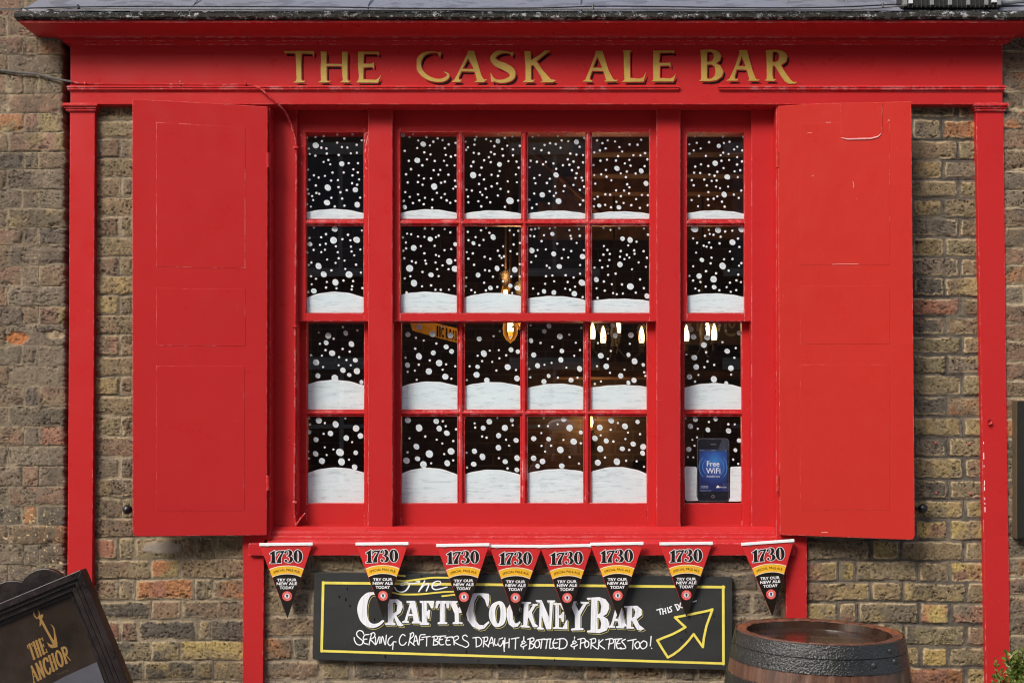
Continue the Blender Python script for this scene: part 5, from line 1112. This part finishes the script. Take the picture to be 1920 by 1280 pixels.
m = MB(); a, b = W(1000, 285, .9), W(1128, 402, .7); m.tube([a, a.lerp(b, .5), b], .013, 8); m.build('reflection_pole', M_BEAM, rm)  # slanting pole standing in for a diagonal reflection in the panes
for y, Y in ((2.9, 700),):
    m = MB(); m.box(.15, x1, 2.95, 3.25, zz(706, 2.9), zz(694, 2.9)); m.build('shelf', M_BEAM, rm, bevel=.004)
m = MB(); m.box(.62, x1, 2.7, 3.3, .1, zz(862, 2.7)); m.build('bar_counter', M_DW, rm, bevel=.01)
def emit(nm, c, s):
    t = NT(nm); e = t.n('ShaderNodeEmission'); e.inputs[0].default_value = (*c, 1); e.inputs[1].default_value = s; t.l(e.outputs[0], t.out.inputs[0]); return t.mat
M_FIL = emit('glowing_filament', (1, .62, .22), 26); 
def candle():
    t = NT('glowing_candle_bulb'); lw = t.n('ShaderNodeLayerWeight'); lw.inputs[0].default_value = .5; e = t.n('ShaderNodeEmission')
    t.l(t.ramp(lw.outputs['Facing'], [(.0, (1, .80, .46)), (.5, (1, .66, .26)), (.95, (1, .36, .05))]), e.inputs[0]); t.l(t.math('SUBTRACT', 5.0, t.math('MULTIPLY', lw.outputs['Facing'], 4.2)), e.inputs[1]); t.l(e.outputs[0], t.out.inputs[0]); return t.mat
M_CAND = candle()
def amber():
    t = NT('amber_bulb_glass'); tr = t.n('ShaderNodeBsdfTransparent'); tr.inputs[0].default_value = (1, .62, .22, 1); em = t.n('ShaderNodeEmission'); em.inputs[0].default_value = (1, .40, .06, 1); em.inputs[1].default_value = .55
    gl = t.n('ShaderNodeBsdfGlossy'); gl.inputs['Roughness'].default_value = .05; lw = t.n('ShaderNodeLayerWeight'); lw.inputs[0].default_value = .35
    a = t.n('ShaderNodeMixShader'); t.l(lw.outputs['Facing'], a.inputs[0]); t.l(tr.outputs[0], a.inputs[1]); t.l(em.outputs[0], a.inputs[2])
    b = t.n('ShaderNodeMixShader'); b.inputs[0].default_value = .05; t.l(a.outputs[0], b.inputs[1]); t.l(gl.outputs[0], b.inputs[2]); t.l(b.outputs[0], t.out.inputs[0]); return t.mat
M_AMB = amber(); M_BRASS = simple('aged_brass', (.035, .024, .012), .6, .2, .3, 40, 0); M_ROPE = simple('twisted_brown_flex', (.16, .075, .03), .8, .2, .4, 150)
def pendant(X, Ycap, y, lb):
    p = W(X, Ycap, y); root = thing('pendant_lamp', lb, 'lamp', p, 'bare bulb pendants behind the middle light')
    m = MB(); m.tube([p, Vector((p.x, p.y, 3.0))], .0045, 7); m.build('flex', M_ROPE, root, smooth=True)
    m = MB(); m.lathe([(.0001, .006), (.012, .005), (.017, -.004), (.019, -.02), (.019, -.060), (.0165, -.066)], p, 20); m.build('bulb_holder', M_BRASS, root, smooth=True, angle=50)
    q = p+Vector((0, 0, -.064)); m = MB(); m.lathe([(.014, 0), (.018, -.02), (.029, -.055), (.034, -.085), (.031, -.115), (.019, -.137), (.006, -.147), (.0001, -.153)], q, 22); bl = m.build('bulb', M_AMB, root, smooth=True)
    m = MB()
    for k in range(8): a = k*math.pi/4; m.tube([q+Vector((.006*math.cos(a), .006*math.sin(a), -.02)), q+Vector((.011*math.cos(a), .011*math.sin(a), -.10))], .0022, 5)
    m.build('filament', M_FIL, bl); return q
lights = []
lights.append((pendant(957, 551, .75, 'pendant bulb showing just below the meeting rail of the middle light'), 6))
lights.append((pendant(948, 509, .85, 'pendant with brass cap above the white drift in the middle light'), 4))
lights.append((pendant(974, 530, 1.0, 'pendant flex closest to the glazing bar right of the brass capped lamp'), 3))
def chandelier(pts, y, lb, w):
    ps = [W(X, Y, y+dy) for X, Y, dy in pts]; c = sum(ps, Vector())/len(ps); hub = Vector((c.x, c.y, c.z-.03)); root = thing('chandelier', lb, 'chandelier', hub)
    m = MB(); m.lathe([(.0001, -.05), (.02, -.03), (.012, 0), (.02, .04), (.01, .1), (.006, .5)], hub, 14); m.tube([hub+Vector((0, 0, .4)), Vector((hub.x, hub.y, 3.0))], .005, 6); m.build('stem', M_BRASS, root, smooth=True)
    for p in ps:
        b = p+Vector((0, 0, -.075)); m = MB(); mid = (hub+b)/2+Vector((0, 0, -.06)); m.tube([Vector(q) for q in catmull([tuple(hub+Vector((0, 0, -.02))), tuple(mid), tuple(b)], 6)], 0.003, 6)
        m.lathe([(.010, 0), (.011, .03), (.016, .033), (.016, .05), (.012, .052)], b, 14); arm = m.build('arm', M_BRASS, root, smooth=True)
        m = MB(); m.lathe([(.012, .05), (.0150, .066), (.0150, .09), (.010, .116), (.0035, .132), (.0001, .137)], b, 16); m.build('candle_bulb', M_CAND, arm, smooth=True)
        lights.append((p, w))
chandelier([(1111, 627, 0), (1131, 634, -.15), (1159, 616, .1), (1203, 634, 0)], 1.55, 'chandelier with four lit candle bulbs in the right part of the middle light', 2.2)
chandelier([(1287, 631, 0), (1326, 622, .15), (1339, 629, -.1)], 1.6, 'chandelier with three lit candle bulbs high in the right hand light', 2.2)
p = W(1107, 800, 3.2); sc1 = thing('wall_lamp', 'small orange glowing wall lamp on the brick at the back', 'wall lamp', p)
m = MB(); m.lathe([(.02, -.04), (.028, -.02), (.012, .0)], p, 14); m.box(p.x-.008, p.x+.008, p.y, 3.3, p.z-.04, p.z-.025); m.build('bracket', M_BRASS, sc1)
m = MB(); m.lathe([(.012, 0), (.018, .03), (.014, .06), (.0001, .085)], p, 14); m.build('bulb', emit('orange_flame_bulb', (1, .42, .10), 10), sc1, smooth=True); lights.append((p+Vector((0, -.05, .05)), 9))
for i, (p, w) in enumerate(lights):
    l = bpy.data.lights.new('lamp_glow', 'POINT'); l.energy = w*.22; l.color = (1, .62, .28); l.shadow_soft_size = .03; o = bpy.data.objects.new('lamp_glow', l); COL.objects.link(o); o.location = p+Vector((0, -.03, -.0 if w > 5 else .04))
# yellow lettered board hanging inside, seen through the lower left pane of the middle light
ys = 1.0; rd = thing('bar_sign', 'slanting yellow board with dark letters high in the lower left pane of the middle light', 'sign', W(815, 625, ys))
cp = lambda x, y: (720+x/11.637, 590+y/11.637)
m = MB(); m.prism([cp(560, 150), cp(1130, 185), cp(1610, 300), cp(1600, 612), cp(1100, 478), cp(620, 345)], ys, ys+.03); bd = m.build('board', simple('ochre_board', (.85, .45, .04), .6, .3, .35, 7), rd)
m = MB()
def quadmap(u, v):
    X = 1140+u*450; top = 190+u*112; bot = 500+u*118; x, y = cp(X, top+(bot-top)*v); return W(x, y, ys-.002)
for s_, u0, u1 in (('I', .03, .10), ('I', .15, .21), ('C', .25, .38), ('R', .47, .58), ('O', .63, .74), ('A', .78, .89), ('D', .93, 1.0)): text(m, s_, (u0, u1, .12, .88), quadmap, 0, .04)
m.build('lettering', M_BLACKP, bd, recalc=False)
yl = 2.5; lb_ = thing('letter_panel', 'brown panel with large pale cut off letters behind the right hand light', 'panel', W(1335, 615, yl))
m = MB(); m.rect(1278, 1396, 560, 646, yl, yl+.03); pb_ = m.build('board', simple('brown_panel', (.13, .075, .04), .6), lb_)
m = MB(); S = Shape([('s', [(320, 120), (320, 240)], False, 72), ('s', [(475, 120), (475, 285)], False, 48), ('s', [(580, 120), (580, 300)], False, 26), ('s', [(735, 120), (745, 200), (810, 255), (860, 215), (870, 120)], True, 58), ('s', [(985, 120), (985, 290), (1020, 355), (1090, 375), (1150, 355)], True, 52), ('s', [(1050, 120), (1065, 200), (1110, 235), (1150, 190), (1150, 120)], True, 40), ('s', [(1270, 120), (1270, 285)], False, 40)], (1260, 590, 9.843))
paint(m, fill(S.sd, S.bb, .5), lambda x, y: W(x, y, yl-.002)); m.build('lettering', simple('pale_letters', (.42, .36, .28), .6), pb_, recalc=False)

# ---------------------------------------------------------------- street: ground, opposite building, the photographer mirrored in the glass
g = MB(); g.box(-60, 60, -60, 10, -.2, 0); M_PAVE = simple('paving', (.26, .25, .235), .8, .3, .2, 3); tag(g.build('ground', M_PAVE), kind='structure')
ob_ = thing('opposite_building', 'dark brick building across the street, faintly mirrored in the upper panes', 'building', (0, -13, 0))
m = MB(); M_OB = dark_brick('soot_brick', (.06, .045, .033), (.042, .033, .026), (.08, .068, .055))
m.box(-16, 16, -14, -13, 0, 9.6); m.build('wall', M_OB, ob_)
M_OW = simple('dark_window', (.02, .022, .025), .1); M_STN = simple('window_stone', (.30, .28, .24), .8)
for X in (-9.5, -6.3, -3.1, .1, 3.3, 6.5, 9.7):
    for z in (1.0, 4.2, 7.2):
        m = MB(); m.box(X-.55, X+.55, -13.005, -12.97, z, z+1.7); w_ = m.build('window', M_OW, ob_)
        m = MB(); m.box(X-.68, X+.68, -13, -12.88, z-.12, z-.001); m.box(X-.68, X+.68, -13, -12.92, z+1.701, z+1.88); m.box(X-.03, X+.03, -12.969, -12.94, z, z+1.7); m.box(X-.55, X-.031, -12.969, -12.94, z+.82, z+.88); m.box(X+.031, X+.55, -12.969, -12.94, z+.82, z+.88); m.build('stone_trim', M_STN, w_)
m = MB(); m.box(-16, 16, -14, -12.85, 9.6, 9.85); m.build('parapet', M_STN, ob_)

ph = thing('person', 'person in a pale flat cap raising a camera, mirrored in a lower pane', 'person', (.19, -4.62, 0))
PX, PY = .19, -4.62
def skin_body(name, nodes, edges, mat, parent, sub=2):
    me = bpy.data.meshes.new(name); base = WL[parent.name]; me.from_pydata([Vector(n[:3])-base for n in nodes], edges, []); o = bpy.data.objects.new(name, me); COL.objects.link(o); o.parent = parent; WL[name] = base
    md = o.modifiers.new('skin', 'SKIN'); md.use_smooth_shade = True
    for i, n in enumerate(nodes):
        sv = me.skin_vertices[0].data[i]; sv.radius = (n[3], n[4] if len(n) > 4 else n[3]); sv.use_root = (i == 0)
    s = o.modifiers.new('sub', 'SUBSURF'); s.levels = s.render_levels = sub; me.materials.append(mat); return o
q = lambda x, y, z: (PX+x, PY+y, z)
N = [(*q(0, 0, .98), .16, .12), (*q(0, 0, 1.16), .15, .11), (*q(0, .01, 1.34), .17, .115), (*q(0, 0, 1.46), .09, .08), (*q(0, .01, 1.54), .058, .058), (*q(0, .03, 1.63), .075, .09), (*q(0, .03, 1.73), .07, .085),
     (*q(-.19, 0, 1.40), .075), (*q(-.31, .08, 1.20), .055), (*q(-.09, .20, 1.50), .038), (*q(.19, 0, 1.40), .075), (*q(.31, .08, 1.20), .055), (*q(.11, .20, 1.52), .038),
     (*q(-.10, 0, .88), .095), (*q(-.13, .01, .50), .065), (*q(-.14, -.02, .10), .048), (*q(-.15, .10, .04), .045), (*q(.10, 0, .88), .095), (*q(.13, .01, .50), .065), (*q(.14, -.02, .10), .048), (*q(.16, .10, .04), .045)]
E = [(0, 1), (1, 2), (2, 3), (3, 4), (4, 5), (5, 6), (2, 7), (7, 8), (8, 9), (2, 10), (10, 11), (11, 12), (0, 13), (13, 14), (14, 15), (15, 16), (0, 17), (17, 18), (18, 19), (19, 20)]
M_COAT = simple('maroon_jacket', (.20, .055, .045), .8); M_SKIN = simple('skin', (.52, .30, .21), .5, .4, .06)
bd_ = skin_body('body', N, E, M_COAT, ph)
m = MB()
hc = Vector(q(0, .035, 1.655)); vs = []; fs = []; nu, nv = 24, 18
for j in range(nv+1):
    v = math.pi*j/nv
    for i in range(nu):
        u = 2*math.pi*i/nu; dx, dy, dz = math.sin(v)*math.cos(u), math.sin(v)*math.sin(u), math.cos(v)
        k = 1-.16*max(0, -dz)**1.5; x = .076*dx*k; y = .095*dy*(1-.08*max(0, -dz)); z = .118*dz
        if dy > .6: y += .018*math.exp(-((dx/.16)**2))*math.exp(-((dz+.12)/.16)**2)-.006*math.exp(-((abs(dx)-.38)/.14)**2)*math.exp(-((dz-.08)/.1)**2)
        vs.append(hc+Vector((x, y, z)))
for j in range(nv):
    for i in range(nu): fs.append((j*nu+i, j*nu+(i+1) % nu, (j+1)*nu+(i+1) % nu, (j+1)*nu+i))
m.mesh(vs, fs)
for s in (-1, 1): m.lathe([(.0001, 0), (.018, .003), (.024, .012), (.014, .02), (.0001, .012)], hc+Vector((s*.072, -.005, -.01)), 12, axis=Matrix(((s*1, 0, 0), (0, 1, 0), (0, 0, 1))) @ Matrix.Rotation(math.radians(90), 3, 'Y'))
hd = m.build('head', M_SKIN, ph, smooth=True, angle=180)
m = MB(); m.lathe([(.088, -.03), (.108, -.02), (.114, .0), (.105, .028), (.075, .05), (.03, .06), (.0001, .062)], hc+Vector((0, -.005, .075)), 28); m.build('flat_cap', simple('pale_tweed_cap', (.70, .62, .52), .9), ph, smooth=True)
m = MB(); m.prism([(0, 0)], 0, 0) if False else None
pk = [hc+Vector((.088*math.cos(a), .075+.062*math.sin(a), .05-.012*math.sin(a))) for a in [math.pi*k/10 for k in range(11)]]
n = len(pk); m.mesh(pk+[p+Vector((0, 0, .008)) for p in pk], [list(range(n)), list(range(2*n-1, n-1, -1))]+[(i, (i+1) % n, (i+1) % n+n, i+n) for i in range(n)]); m.build('cap_peak', simple('cap_peak_tweed', (.42, .36, .29), .9), ph)
M_CAM = simple('camera_black', (.012, .012, .012), .4)
m = MB(); m.box(PX-.075, PX+.065, PY+.145, PY+.195, 1.555, 1.645); m.box(PX-.03, PX+.03, PY+.145, PY+.19, 1.6451, 1.675); cmr = m.build('handheld_camera', M_CAM, None, bevel=.006)
tag(cmr, 'black camera held to the face of the mirrored person in the flat cap', 'camera')
m = MB(); m.lathe([(.034, 0), (.036, .02), (.034, .022)], Vector((PX-.01, PY+.195, 1.60)), 20, axis=Matrix(((1, 0, 0), (0, 0, 1), (0, -1, 0)))); ln = m.build('lens', M_CAM, None); ln.parent = cmr
for s in (-1, 1):
    w0 = Vector(q(.10*s, .185, 1.515)); pc = Vector((PX+s*.088-.005, PY+.17, 1.585)); m = MB(); m.tube([w0, w0.lerp(pc, .55), pc, pc+Vector((-.004*s, .012, .03))], [.026, .034, .036, .026], 12)
    for k, (zf, ln_) in enumerate(((1.632, .052), (1.611, .060), (1.590, .056), (1.571, .046))):
        a = Vector((PX+s*.094-.005, PY+.180, zf)); m.tube([a, a+Vector((s*.006, .022, .002)), a+Vector((-s*.012, .034, .002)), a+Vector((-s*ln_, .030, .0))], [.0095, .0095, .0088, .0066], 8)
    a = Vector((PX+s*.080-.005, PY+.150, 1.575)); m.tube([a, a+Vector((-s*.02, -.016, .004)), a+Vector((-s*.05, -.018, .008))], [.012, .0105, .0075], 8)
    m.build('hand', M_SKIN, ph, smooth=True)
